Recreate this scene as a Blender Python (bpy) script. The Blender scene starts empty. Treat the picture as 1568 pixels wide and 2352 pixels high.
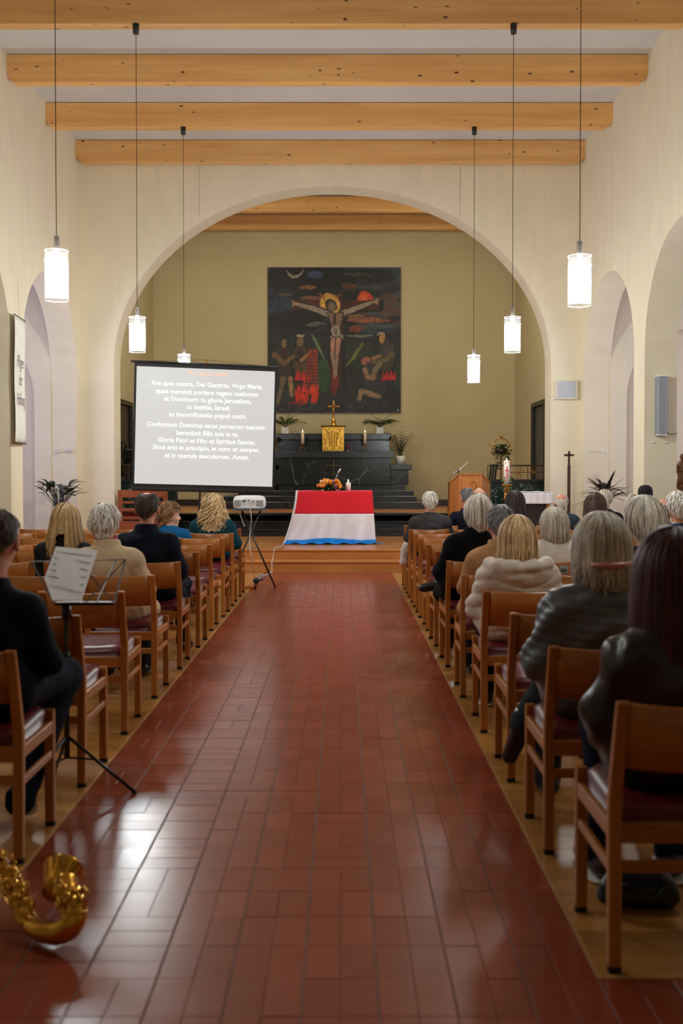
import bpy, math, random, time
import numpy as np
from mathutils import Vector, Matrix, Euler, noise
T0 = time.time()
random.seed(7); RNG = np.random.default_rng(7)
SC = bpy.context.scene
COL = SC.collection
PI = math.pi
# ------------------------------------------------------------------ camera, world, lights, exposure
F = 2287.0; XP, YP = 786.0, 1141.0; PITCH = math.atan(52 / F); EYE = 1.45
cam = bpy.data.cameras.new('camera'); co = bpy.data.objects.new('camera', cam); COL.objects.link(co)
cam.sensor_fit = 'VERTICAL'; cam.sensor_height = 36; cam.sensor_width = 24
cam.lens = F * 36 / 2352
cam.shift_x = -(XP - 784) / 2352; cam.shift_y = -(1176 - YP) / 2352
co.location = (0, 0, EYE); co.rotation_euler = (PI / 2 - PITCH, 0, 0)
cam.clip_start = 0.05; cam.clip_end = 100
cam.dof.use_dof = True; cam.dof.focus_distance = 14.0; cam.dof.aperture_fstop = 2.6
SC.camera = co
world = bpy.data.worlds.new('world'); SC.world = world; world.use_nodes = True
world.node_tree.nodes['Background'].inputs[0].default_value = (0.55, 0.62, 0.8, 1)
world.node_tree.nodes['Background'].inputs[1].default_value = 0.35
SC.view_settings.view_transform = 'Standard'; SC.view_settings.look = 'None'
SC.view_settings.exposure = 0.46; SC.view_settings.gamma = 1.0; SC.view_settings.use_curve_mapping = False
cy = SC.cycles
cy.use_denoising = True; cy.max_bounces = 8; cy.diffuse_bounces = 5; cy.glossy_bounces = 3
cy.transmission_bounces = 4; cy.transparent_max_bounces = 8
cy.caustics_reflective = False; cy.caustics_refractive = False; cy.sample_clamp_indirect = 4.0
LAMP_E = 175.0          # radiance of the tube inside each pendant
def area_light(name, loc, rot, sx, sy, power, colr):
    l = bpy.data.lights.new(name, 'AREA'); l.shape = 'RECTANGLE'; l.size = sx; l.size_y = sy
    l.energy = power; l.color = colr
    o = bpy.data.objects.new(name, l); COL.objects.link(o); o.location = loc; o.rotation_euler = rot
    o['kind'] = 'structure'
    return o
# daylight falling through the side aisle windows (behind the arcades) and the ceiling fittings of the chancel
area_light('aisle_window_light', (-7.2, 14.6, 2.6), (0, -PI / 2, 0), 2.2, 1.8, 62, (0.50, 0.52, 1.0))
area_light('aisle_window_light', (7.0, 14.6, 2.6), (0, PI / 2, 0), 2.2, 1.8, 42, (0.62, 0.62, 1.0))
area_light('aisle_window_light', (7.0, 11.6, 2.6), (0, PI / 2, 0), 2.2, 1.8, 16, (0.8, 0.78, 1.0))
for _x in (-2.4, 2.0):
    area_light('chancel_ceiling_light', (_x, 19.3, 6.9), (math.radians(18), 0, 0), 1.0, 0.6, 48, (1.0, 0.9, 0.68))

def ray(x, y):
    a = (x - XP) / F; b = (YP - y) / F
    c, s = math.cos(PITCH), math.sin(PITCH)
    return Vector((a, c + b * s, -s + b * c))
def P(x, y, Y):                      # point seen at pixel x, y at distance Y
    d = ray(x, y); t = Y / d.y
    return Vector((d.x * t, Y, EYE + d.z * t))
def PZ(x, y, Z=0.0):                 # point seen at pixel x, y at height Z
    d = ray(x, y); t = (Z - EYE) / d.z
    return Vector((d.x * t, d.y * t, Z))
# ------------------------------------------------------------------ materials
MATS = {}
class NT:
    def __init__(s, name):
        s.m = bpy.data.materials.new(name); s.m.use_nodes = True; s.t = s.m.node_tree
        s.b = s.t.nodes['Principled BSDF']; s.out = s.t.nodes['Material Output']
    def n(s, typ, **kw):
        nd = s.t.nodes.new(typ)
        for k, v in kw.items():
            if k in nd.inputs: nd.inputs[k].default_value = v
            else: setattr(nd, k, v)
        return nd
    def l(s, a, b): s.t.links.new(a, b)
    def ramp(s, fac, stops, interp='LINEAR'):
        r = s.n('ShaderNodeValToRGB'); r.color_ramp.interpolation = interp
        e = r.color_ramp.elements
        while len(e) < len(stops): e.new(0.5)
        for i, (p, c) in enumerate(stops):
            e[i].position = p; e[i].color = (c[0], c[1], c[2], 1)
        s.l(fac, r.inputs[0]); return r
    def coords(s, scale=(1, 1, 1), kind='Object', rand=False, rot=(0, 0, 0)):
        tc = s.n('ShaderNodeTexCoord'); mp = s.n('ShaderNodeMapping')
        mp.inputs['Scale'].default_value = scale; mp.inputs['Rotation'].default_value = rot
        s.l(tc.outputs[kind], mp.inputs['Vector'])
        if rand:
            oi = s.n('ShaderNodeObjectInfo'); gm = s.n('ShaderNodeNewGeometry')
            a = s.n('ShaderNodeMath', operation='ADD'); m = s.n('ShaderNodeMath', operation='MULTIPLY')
            s.l(oi.outputs['Random'], a.inputs[0]); s.l(gm.outputs['Random Per Island'], a.inputs[1])
            s.l(a.outputs[0], m.inputs[0]); m.inputs[1].default_value = 37.0
            s.l(m.outputs[0], mp.inputs['Location'])
        return mp.outputs[0]
    def bump(s, h, strength=0.3, dist=0.01):
        b = s.n('ShaderNodeBump', Strength=strength, Distance=dist)
        s.l(h, b.inputs['Height']); s.l(b.outputs[0], s.b.inputs['Normal']); return b
def C(r, g, b):                      # sRGB 0..255 -> linear
    f = lambda v: (v / 255 / 12.92) if v / 255 <= 0.04045 else ((v / 255 + 0.055) / 1.055) ** 2.4
    return (f(r), f(g), f(b), 1)
def plain(name, c, rough=0.5, metal=0.0, var=0.0, vs=8.0, bump=0.0, bs=60.0, spec=0.5, coat=0.0, sheen=0.0):
    if name in MATS: return MATS[name]
    q = NT(name); q.b.inputs['Roughness'].default_value = rough; q.b.inputs['Metallic'].default_value = metal
    q.b.inputs['Base Color'].default_value = c; q.b.inputs['Specular IOR Level'].default_value = spec
    q.b.inputs['Coat Weight'].default_value = coat; q.b.inputs['Coat Roughness'].default_value = 0.15
    if sheen: q.b.inputs['Sheen Weight'].default_value = sheen
    v = q.coords(rand=True)
    nz = q.n('ShaderNodeTexNoise', Scale=vs, Detail=4.0); q.l(v, nz.inputs['Vector'])
    k = max(var, 0.04)
    lo = [x * (1 - k) for x in c[:3]]; hi = [min(1, x * (1 + k)) for x in c[:3]]
    r = q.ramp(nz.outputs[0], [(0.3, lo), (0.7, hi)]); q.l(r.outputs[0], q.b.inputs['Base Color'])
    if bump:
        n2 = q.n('ShaderNodeTexNoise', Scale=bs, Detail=3.0); q.l(v, n2.inputs['Vector'])
        q.bump(n2.outputs[0], bump, 0.004)
    MATS[name] = q.m; return q.m
def wood(name, c1, c2, rough=0.4, axis=0, scale=6.0, knots=False, coat=0.0, stretch=14.0):
    q = NT(name); sc = [scale * stretch] * 3; sc[axis] = scale
    v = q.coords(scale=sc, rand=True)
    nz = q.n('ShaderNodeTexNoise', Scale=0.35, Detail=6.0, Roughness=0.6, Distortion=0.6); q.l(v, nz.inputs['Vector'])
    r = q.ramp(nz.outputs[0], [(0.25, c1[:3]), (0.75, c2[:3])])
    col = r.outputs[0]
    oi = q.n('ShaderNodeObjectInfo'); gm = q.n('ShaderNodeNewGeometry')
    a = q.n('ShaderNodeMath', operation='ADD'); q.l(oi.outputs['Random'], a.inputs[0]); q.l(gm.outputs['Random Per Island'], a.inputs[1])
    fr = q.n('ShaderNodeMath', operation='FRACT'); q.l(a.outputs[0], fr.inputs[0])
    mr = q.n('ShaderNodeMapRange'); q.l(fr.outputs[0], mr.inputs[0]); mr.inputs[3].default_value = 0.86; mr.inputs[4].default_value = 1.12
    hs = q.n('ShaderNodeHueSaturation'); q.l(col, hs.inputs['Color']); q.l(mr.outputs[0], hs.inputs['Value']); col = hs.outputs[0]
    if knots:
        s3 = [9.0, 9.0, 9.0]; s3[axis] = 4.2
        v2 = q.coords(scale=s3, rand=True)
        vo = q.n('ShaderNodeTexVoronoi', Scale=1.0, Randomness=1.0); q.l(v2, vo.inputs['Vector'])
        rk = q.ramp(vo.outputs['Distance'], [(0.09, (0.05, 0.05, 0.05)), (0.17, (1, 1, 1))])
        n3 = q.n('ShaderNodeTexNoise', Scale=1.3); q.l(v2, n3.inputs['Vector'])
        gt = q.ramp(n3.outputs[0], [(0.52, (1, 1, 1)), (0.57, (0, 0, 0))])
        mx0 = q.n('ShaderNodeMath', operation='MAXIMUM'); q.l(rk.outputs[0], mx0.inputs[0]); q.l(gt.outputs[0], mx0.inputs[1])
        mx = q.n('ShaderNodeMix', data_type='RGBA'); q.l(mx0.outputs[0], mx.inputs[0]); mx.inputs[6].default_value = C(70, 38, 16); q.l(col, mx.inputs[7]); col = mx.outputs[2]
    q.l(col, q.b.inputs['Base Color']); q.b.inputs['Roughness'].default_value = rough
    q.b.inputs['Coat Weight'].default_value = coat; q.b.inputs['Coat Roughness'].default_value = 0.2
    q.bump(nz.outputs[0], 0.08, 0.003)
    MATS[name] = q.m; return q.m
def marble(name, base, vein, rough=0.15, scale=1.6, width=0.03):
    q = NT(name); v = q.coords(rand=True)
    n1 = q.n('ShaderNodeTexNoise', Scale=scale * 1.2, Detail=5.0); q.l(v, n1.inputs['Vector'])
    mxv = q.n('ShaderNodeMix', data_type='RGBA'); mxv.inputs[0].default_value = 0.35; q.l(v, mxv.inputs[6]); q.l(n1.outputs['Color'], mxv.inputs[7])
    vo = q.n('ShaderNodeTexVoronoi', Scale=scale * 2.0, feature='DISTANCE_TO_EDGE'); q.l(mxv.outputs[2], vo.inputs['Vector'])
    r = q.ramp(vo.outputs['Distance'], [(0.0, (1, 1, 1)), (width, (0, 0, 0))])
    n2 = q.n('ShaderNodeTexNoise', Scale=scale * 1.7, Detail=3.0); q.l(v, n2.inputs['Vector'])
    g = q.ramp(n2.outputs[0], [(0.45, (0, 0, 0)), (0.62, (1, 1, 1))])
    mu = q.n('ShaderNodeMath', operation='MULTIPLY'); q.l(r.outputs[0], mu.inputs[0]); q.l(g.outputs[0], mu.inputs[1])
    n4 = q.n('ShaderNodeTexNoise', Scale=scale * 3, Detail=6.0); q.l(v, n4.inputs['Vector'])
    b0 = q.ramp(n4.outputs[0], [(0.35, [x * 0.7 for x in base[:3]]), (0.7, [x * 1.25 for x in base[:3]])])
    mx = q.n('ShaderNodeMix', data_type='RGBA'); q.l(mu.outputs[0], mx.inputs[0]); q.l(b0.outputs[0], mx.inputs[6]); mx.inputs[7].default_value = vein
    q.l(mx.outputs[2], q.b.inputs['Base Color']); q.b.inputs['Roughness'].default_value = rough
    MATS[name] = q.m; return q.m
def emis(name, c, s):
    q = NT(name); q.b.inputs['Base Color'].default_value = (0, 0, 0, 1)
    q.b.inputs['Emission Color'].default_value = c; q.b.inputs['Emission Strength'].default_value = s
    MATS[name] = q.m; return q.m

M_wall = plain('wall_plaster', C(226, 215, 188), 0.85, var=0.02, vs=1.5, bump=0.04, bs=90, spec=0.15)
M_ceil = plain('ceiling_plaster', C(204, 203, 202), 0.9, var=0.02, vs=1.0, spec=0.1)
M_beam = wood('pine_beam', C(206, 146, 80), C(236, 188, 120), 0.5, axis=0, scale=1.2, knots=True)
M_chair = wood('beech_chair', C(160, 94, 36), C(190, 120, 54), 0.34, axis=2, scale=3.0, coat=0.15)
M_chairh = wood('beech_chair_across', C(160, 94, 36), C(190, 120, 54), 0.34, axis=0, scale=3.0, coat=0.15)
M_plank = wood('oak_plank', C(158, 104, 48), C(190, 136, 72), 0.28, axis=0, scale=2.0, coat=0.3)
M_deck = wood('oak_step', C(170, 104, 48), C(200, 134, 70), 0.35, axis=0, scale=1.6, coat=0.2)
M_dark = plain('dark_stained_wood', C(38, 30, 26), 0.4, var=0.2)
M_black = plain('black_metal', C(16, 16, 18), 0.35, spec=0.6)
M_rubber = plain('black_rubber', C(14, 13, 13), 0.7)
M_chrome = plain('chrome', C(220, 223, 228), 0.38, metal=1.0)
M_vinyl = plain('wine_red_vinyl', C(92, 20, 28), 0.34, var=0.12, vs=5, coat=0.0, spec=0.35)
M_bmarb = marble('black_marble', C(34, 40, 38), C(140, 150, 146), 0.2, 1.0, 0.010)
M_bstep = marble('black_step_stone', C(30, 33, 36), C(70, 76, 80), 0.26, 1.2, 0.02)
M_gmarb = marble('green_marble', C(22, 40, 35), C(120, 146, 136), 0.2, 4.0, 0.06)
M_brass = plain('polished_brass', C(212, 158, 72), 0.2, metal=1.0, var=0.1)
M_gold = plain('gold_leaf', C(232, 178, 78), 0.26, metal=1.0, var=0.25, vs=14, bump=0.5, bs=30)
M_white = plain('white_paint', C(232, 232, 230), 0.4)
M_wax = plain('cream_wax', C(236, 220, 190), 0.45)
M_leaf = plain('green_leaf', C(56, 88, 44), 0.4, var=0.35, vs=20)
M_leafd = plain('dark_leaf', C(24, 34, 26), 0.35, var=0.35, vs=20)
M_leafr = plain('bronze_leaf', C(44, 32, 34), 0.35, var=0.35, vs=20)
M_flame = emis('candle_flame', (1.0, 0.78, 0.42, 1), 14)
M_grout = plain('grey_grout', C(112, 84, 70), 0.8, var=0.1)

# ------------------------------------------------------------------ mesh builder
class MB:
    def __init__(s): s.v = []; s.f = []; s.m = []; s.k = 0
    def add(s, vs, fs, mi=None):
        n = len(s.v); s.v.extend([tuple(v) for v in vs]); s.f.extend([tuple(n + i for i in f) for f in fs])
        s.m.extend([s.k if mi is None else mi] * len(fs)); return s
    def box(s, a, b, R=None, o=(0, 0, 0)):
        x0, y0, z0 = a; x1, y1, z1 = b
        vs = [(x0, y0, z0), (x1, y0, z0), (x1, y1, z0), (x0, y1, z0), (x0, y0, z1), (x1, y0, z1), (x1, y1, z1), (x0, y1, z1)]
        if R is not None: vs = [R @ Vector(v) + Vector(o) for v in vs]
        return s.add(vs, [(0, 3, 2, 1), (4, 5, 6, 7), (0, 1, 5, 4), (1, 2, 6, 5), (2, 3, 7, 6), (3, 0, 4, 7)])
    def bbox(s, a, b, r=0.006):      # box with bevelled long edges on every side
        x0, y0, z0 = a; x1, y1, z1 = b; r = min(r, (x1 - x0) / 2.01, (y1 - y0) / 2.01, (z1 - z0) / 2.01)
        ring = lambda z, e: [(x0 + e, y0 + e + r, z), (x0 + e + r, y0 + e, z), (x1 - e - r, y0 + e, z), (x1 - e, y0 + e + r, z), (x1 - e, y1 - e - r, z), (x1 - e - r, y1 - e, z), (x0 + e + r, y1 - e, z), (x0 + e, y1 - e - r, z)]
        vs = ring(z0, r * .7) + ring(z0 + r, 0) + ring(z1 - r, 0) + ring(z1, r * .7)
        fs = [tuple(range(7, -1, -1)), tuple(range(24, 32))]
        for k in range(3):
            for i in range(8):
                j = (i + 1) % 8; fs.append((k * 8 + i, k * 8 + j, k * 8 + 8 + j, k * 8 + 8 + i))
        return s.add(vs, fs)
    def loft(s, rings, closed=True, cap=True):
        n = len(rings[0]); vs = [v for r in rings for v in r]; fs = []
        for k in range(len(rings) - 1):
            for i in range(n if closed else n - 1):
                j = (i + 1) % n; fs.append((k * n + i, k * n + j, (k + 1) * n + j, (k + 1) * n + i))
        if cap and closed:
            fs.append(tuple(range(n - 1, -1, -1))); fs.append(tuple((len(rings) - 1) * n + i for i in range(n)))
        return s.add(vs, fs)
    def tube(s, pts, r, n=8, cap=True, flat=1.0):
        pts = [Vector(p) for p in pts]; rs = r if hasattr(r, '__len__') else [r] * len(pts)
        rings = []; up = None
        for i, p in enumerate(pts):
            d = (pts[min(i + 1, len(pts) - 1)] - pts[max(i - 1, 0)])
            if d.length < 1e-9: d = Vector((0, 0, 1))
            d.normalize()
            if up is None: up = Vector((0, 0, 1)) if abs(d.z) < 0.9 else Vector((0, 1, 0))
            a = d.cross(up)
            if a.length < 1e-6: a = d.cross(Vector((1, 0, 0)))
            a.normalize(); b = a.cross(d).normalized(); up = b
            rings.append([p + (a * math.cos(2 * PI * k / n) + b * math.sin(2 * PI * k / n) * flat) * rs[i] for k in range(n)])
        return s.loft(rings, True, cap)
    def lathe(s, prof, o=(0, 0, 0), n=20, R=None):
        rings = []
        for (r, z) in prof:
            ring = [Vector((max(r, 1e-4) * math.cos(2 * PI * k / n), max(r, 1e-4) * math.sin(2 * PI * k / n), z)) for k in range(n)]
            if R is not None: ring = [R @ v for v in ring]
            rings.append([v + Vector(o) for v in ring])
        return s.loft(rings)
    def ell(s, c, r, n=14, m=9):
        rings = []
        for i in range(m + 1):
            t = PI * i / m; sr = max(math.sin(t), 1e-3)
            rings.append([(c[0] + r[0] * sr * math.cos(2 * PI * k / n), c[1] + r[1] * sr * math.sin(2 * PI * k / n), c[2] - r[2] * math.cos(t)) for k in range(n)])
        return s.loft(rings)
    def prism(s, poly, z0, z1, axis='z'):
        n = len(poly)
        mp = {'z': lambda a, b, c: (a, b, c), 'y': lambda a, b, c: (a, c, b), 'x': lambda a, b, c: (c, a, b)}[axis]
        vs = [mp(a, b, z0) for a, b in poly] + [mp(a, b, z1) for a, b in poly]
        fs = [tuple(range(n - 1, -1, -1)), tuple(range(n, 2 * n))] + [(i, (i + 1) % n, n + (i + 1) % n, n + i) for i in range(n)]
        return s.add(vs, fs)
    def grid(s, fn, nu, nv):
        vs = [fn(i / nu, j / nv) for j in range(nv + 1) for i in range(nu + 1)]
        fs = [(j * (nu + 1) + i, j * (nu + 1) + i + 1, (j + 1) * (nu + 1) + i + 1, (j + 1) * (nu + 1) + i) for j in range(nv) for i in range(nu)]
        return s.add(vs, fs)
    def torus(s, c, R_, r, n=32, m=8, rot=None):
        pts = [Vector((R_ * math.cos(2 * PI * k / n), 0, R_ * math.sin(2 * PI * k / n))) for k in range(n + 1)]
        if rot is not None: pts = [rot @ p for p in pts]
        return s.tube([p + Vector(c) for p in pts], r, m, cap=False)
    def mesh(s, name, mats, smooth=False):
        me = bpy.data.meshes.new(name); me.from_pydata(s.v, [], s.f)
        for m in (mats if isinstance(mats, (list, tuple)) else [mats]): me.materials.append(m)
        if len(me.materials) > 1: me.polygons.foreach_set('material_index', s.m)
        if smooth: me.polygons.foreach_set('use_smooth', [True] * len(me.polygons))
        me.update(); return me
    def build(s, name, mats, parent=None, smooth=False, loc=None, rot=None):
        return link(name, s.mesh(name, mats, smooth), parent, loc, rot)
def link(name, me, parent=None, loc=None, rot=None):
    o = bpy.data.objects.new(name, me); COL.objects.link(o)
    if parent is not None: o.parent = parent
    if loc is not None: o.location = loc
    if rot is not None: o.rotation_euler = rot
    return o
def solid(o, t, off=0.0):
    m = o.modifiers.new('solid', 'SOLIDIFY'); m.thickness = t; m.offset = off; return o
def tag(o, label=None, cat=None, group=None, kind=None):
    for k, v in (('label', label), ('category', cat), ('group', group), ('kind', kind)):
        if v: o[k] = v
    return o
def thing(name, loc, label, cat, group=None, rz=0.0):
    o = bpy.data.objects.new(name, None); COL.objects.link(o); o.empty_display_size = 0.1
    o.location = loc; o.rotation_euler = (0, 0, rz)
    return tag(o, label, cat, group)
def struct(name, mb, mat, parent=None, smooth=False):
    o = mb.build(name, mat, parent, smooth)
    if parent is None: o['kind'] = 'structure'
    return o
def text_mesh(body, size, font_off=0.0, align='CENTER', ext=0.0008, shear=0.0, sx=1.0, sp=1.0):
    cu = bpy.data.curves.new('txt', 'FONT'); cu.body = body; cu.size = size; cu.align_x = align; cu.offset = font_off
    cu.extrude = ext; cu.shear = shear; cu.space_character = sp; cu.resolution_u = 3
    o = bpy.data.objects.new('txt', cu); COL.objects.link(o)
    dg = bpy.context.evaluated_depsgraph_get(); me = bpy.data.meshes.new_from_object(o.evaluated_get(dg))
    bpy.data.objects.remove(o); bpy.data.curves.remove(cu)
    if sx != 1.0: me.transform(Matrix.Diagonal((sx, 1, 1, 1)))
    me.transform(Matrix.Rotation(PI / 2, 4, 'X'))      # stands upright, faces -Y
    return me
# ------------------------------------------------------------------ the setting
XL, XR = -4.47, 4.07           # nave side walls
YW, YW2 = 17.0, 17.5           # chancel arch wall
CZ = 7.05                      # nave ceiling
DECK, UP = 0.31, 0.70          # altar platform, upper chancel floor
YB = -6.0
WT = 0.44
AC = [15.37, 12.02, 8.67, 5.32, 1.97, -1.38]; AR = 1.43; ASP = 3.12
def arcade(name, x0, x1):
    mb = MB(); a, b = min(x0, x1), max(x0, x1)
    y = YB; segs = []
    def column(ya, yb): mb.box((a, ya, 0), (b, yb, CZ))
    edges = sorted([(c - AR, c + AR) for c in AC])
    cur = YB
    for (e0, e1) in edges:
        column(cur, e0); cur = e1
        c = (e0 + e1) / 2; n = 28
        for i in range(n):
            t0 = PI - PI * i / n; t1 = PI - PI * (i + 1) / n
            p0 = (c + AR * math.cos(t0), ASP + AR * math.sin(t0)); p1 = (c + AR * math.cos(t1), ASP + AR * math.sin(t1))
            vs = [(a, *p0), (a, *p1), (a, p1[0], CZ), (a, p0[0], CZ), (b, *p0), (b, *p1), (b, p1[0], CZ), (b, p0[0], CZ)]
            mb.add(vs, [(0, 1, 2, 3), (7, 6, 5, 4), (0, 4, 5, 1), (3, 2, 6, 7)])
    column(cur, YW)
    return struct(name, mb, M_wall)
arcade('wall_left', XL - WT, XL)
arcade('wall_right', XR, XR + WT)
# chancel arch wall
def arch_wall():
    mb = MB(); AX, RX, RZ, SZ = -0.17, 3.72, 3.02, 3.33
    SZ = 3.31
    x0, x1 = AX - RX, AX + RX
    mb.box((XL - WT - 3.4, YW, 0), (x0, YW2, 7.6)); mb.box((x1, YW, 0), (XR + WT + 3.4, YW2, 7.6))
    n = 60
    for i in range(n):
        t0 = PI - PI * i / n; t1 = PI - PI * (i + 1) / n
        p0 = (AX + RX * math.cos(t0), SZ + RZ * math.sin(t0)); p1 = (AX + RX * math.cos(t1), SZ + RZ * math.sin(t1))
        vs = [(p0[0], YW, p0[1]), (p1[0], YW, p1[1]), (p1[0], YW, 7.6), (p0[0], YW, 7.6), (p0[0], YW2, p0[1]), (p1[0], YW2, p1[1]), (p1[0], YW2, 7.6), (p0[0], YW2, 7.6)]
        mb.add(vs, [(3, 2, 1, 0), (4, 5, 6, 7), (1, 5, 4, 0), (3, 7, 6, 2)])
    return struct('wall_front', mb, M_wall)
arch_wall()
struct('ceiling', MB().box((XL - 1, YB, CZ), (XR + 1, YW, CZ + 0.1)), M_ceil)
struct('wall_rear', MB().box((XL - 4, YB - 0.2, -0.2), (XR + 4, YB, CZ + 0.1)), M_wall)
# side aisles: outer walls, ceilings, end walls with an arched niche
for sgn, xi in ((-1, XL - WT), (1, XR + WT)):
    nm = 'left' if sgn < 0 else 'right'
    xo = xi + sgn * 3.0
    struct('wall_aisle_' + nm, MB().box((min(xo, xo + sgn * .2), YB, 0), (max(xo, xo + sgn * .2), YW + 0.6, 5.2)), M_wall)
    struct('ceiling_aisle_' + nm, MB().box((min(xi, xo), YB, 4.95), (max(xi, xo), YW, 5.05)), M_ceil)
    mb = MB(); e0 = xi + sgn * 0.27; e1 = e0 + sgn * 2.3; c = (e0 + e1) / 2; r = abs(e1 - e0) / 2; yf, yk, sp = 16.78, 16.99, 2.75
    mb.box((min(xi, e0), yf, 0), (max(xi, e0), yk, 4.95)); mb.box((min(e1, xo), yf, 0), (max(e1, xo), yk, 4.95))
    n = 24
    for i in range(n):
        t0 = PI - PI * i / n; t1 = PI - PI * (i + 1) / n
        p0 = (c + r * math.cos(t0), sp + r * math.sin(t0)); p1 = (c + r * math.cos(t1), sp + r * math.sin(t1))
        vs = [(p0[0], yf, p0[1]), (p1[0], yf, p1[1]), (p1[0], yf, 4.95), (p0[0], yf, 4.95), (p0[0], yk, p0[1]), (p1[0], yk, p1[1]), (p1[0], yk, 4.95), (p0[0], yk, 4.95)]
        mb.add(vs, [(3, 2, 1, 0), (4, 5, 6, 7), (1, 5, 4, 0)])
    struct('wall_niche_' + nm, mb, M_wall)
# chancel shell
CL, CR, CB, CCZ = -4.46, 4.08, 23.6, 7.5
M_cwall = plain('chancel_plaster', C(200, 188, 150), 0.85, var=0.04, vs=1.2, bump=0.12, bs=90, spec=0.15)
struct('wall_back', MB().box((CL - .3, CB, 0), (CR + .3, CB + .2, CCZ)), M_cwall)
def side_with_door(name, x0, x1, ya, yb, d0, d1, dz):
    mb = MB(); mb.box((x0, ya, 0), (x1, d0, CCZ)); mb.box((x0, d1, 0), (x1, yb, CCZ)); mb.box((x0, d0, dz), (x1, d1, CCZ))
    struct(name, mb, M_cwall)
DZ = 2.86
side_with_door('wall_chancel_left', CL - .2, CL, YW2, CB, 19.6, 20.9, DZ)
side_with_door('wall_chancel_right', CR, CR + .2, YW2, CB, 20.0, 21.2, DZ)
struct('ceiling_chancel', MB().box((CL - .3, YW2, CCZ), (CR + .3, CB + .2, CCZ + .1)), M_ceil)
struct('floor_chancel', MB().box((CL - 1.4, 18.9, UP - .3), (CR + 1.4, CB + .2, UP)), M_deck)
struct('baseboard_chancel', MB().box((CL, CB - .03, UP), (CR, CB, UP + .15)), M_dark)
for i, (x, s, d0, d1) in enumerate(((CL, -1, 19.6, 20.9), (CR, 1, 20.0, 21.2))):
    f = MB(); w = .09
    f.box((x - .06, d0 - w, UP), (x + .06, d0, DZ + w)); f.box((x - .06, d1, UP), (x + .06, d1 + w, DZ + w)); f.box((x - .06, d0, DZ), (x + .06, d1, DZ + w))
    fr = struct('door_%d' % (i + 1), f, M_dark)
    lf = MB()
    R = Matrix.Rotation(0 if i == 0 else 0, 3, 'Z'); o = (x + s * .03, d1, 0)
    lf.box((-.022, -(d1 - d0) + .01, UP), (.022, 0, DZ - .01), R, o)
    for z0, z1 in ((UP + .15, UP + .95), (UP + 1.1, DZ - .2)):
        lf.box((-.03 if i == 0 else -.03, -(d1 - d0) + .15, z0), (.03, -.15, z1), R, o)
    lf.build('door_leaf', plain('grey_door_leaf', C(58, 60, 66), 0.4) if i else M_dark, fr)
    MB().box((x + s * .9, d0 - .6, UP), (x + s * 1.0, d1 + .6, DZ + .6)).build('sacristy_wall', M_wall, fr)
    if i == 0:
        MB().torus((x + .05 - .02, 20.25, 1.75), .2, .03, rot=Matrix.Diagonal((1, 1, 1.7)).to_3x3() @ Matrix.Rotation(PI / 2, 3, 'Z')).build('oval_moulding', M_dark, fr, True)
# ceiling beams
def beam(y, x0, x1, z0, h, t):
    mb = MB(); c = .09
    poly = [(x0, z0 + c), (x0 + c, z0), (x1 - c, z0), (x1, z0 + c), (x1, z0 + h), (x0, z0 + h)]
    mb.prism(poly, 0, t, 'y')
    return mb.build('trim_beam', M_beam, None, loc=(0, y, 0))
for k, y in enumerate((16.80, 15.12, 13.40, 11.68, 9.96, 8.24, 6.5, 4.8, 3.1, 1.4, -0.3, -2.0, -3.7)):
    o = beam(y, XL, XR, 6.68, .36, .16); o.name = 'trim_%d' % (k + 1); o['kind'] = 'structure'
for k, y in enumerate((23.3, 21.75, 20.2, 18.65)):
    o = beam(y, CL, CR, 7.14, .34, .16); o.name = 'trim_%d' % (k + 20); o['kind'] = 'structure'
# floor: concrete bed, clay tiles in the aisle, boards under the chairs
fl = struct('floor', MB().box((XL - 4, YB, -.2), (XR + 4, YW + .6, -.0022)), M_grout)
TX0, TW, TL = -1.167, .2111, .2
def tile_mat():
    q = NT('terracotta_tile')
    oi = q.n('ShaderNodeObjectInfo'); gm = q.n('ShaderNodeNewGeometry')
    a = q.n('ShaderNodeMath', operation='ADD'); q.l(oi.outputs['Random'], a.inputs[0]); q.l(gm.outputs['Random Per Island'], a.inputs[1])
    fr = q.n('ShaderNodeMath', operation='FRACT'); q.l(a.outputs[0], fr.inputs[0])
    r = q.ramp(fr.outputs[0], [(0, C(134, 60, 36)[:3]), (.5, C(140, 64, 40)[:3]), (1, C(147, 69, 44)[:3])])
    v = q.coords(kind='Object', rand=True); n = q.n('ShaderNodeTexNoise', Scale=5.0, Detail=1.0); q.l(v, n.inputs['Vector'])
    m = q.n('ShaderNodeMix', data_type='RGBA', blend_type='MULTIPLY'); m.inputs[0].default_value = .14
    r2 = q.ramp(n.outputs[0], [(.3, (.7, .66, .62)), (.7, (1.15, 1.12, 1.1))]); q.l(r.outputs[0], m.inputs[6]); q.l(r2.outputs[0], m.inputs[7])
    q.l(m.outputs[2], q.b.inputs['Base Color'])
    n2 = q.n('ShaderNodeTexNoise', Scale=3.0, Detail=1.0); q.l(v, n2.inputs['Vector'])
    rr = q.ramp(n2.outputs[0], [(.3, (.23,) * 3), (.7, (.27,) * 3)]); q.l(rr.outputs[0], q.b.inputs['Roughness'])
    q.b.inputs['Specular IOR Level'].default_value = .38
    n3 = q.n('ShaderNodeTexNoise', Scale=7.0, Detail=1.0); q.l(v, n3.inputs['Vector'])
    return q.m
M_tile = tile_mat()
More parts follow.
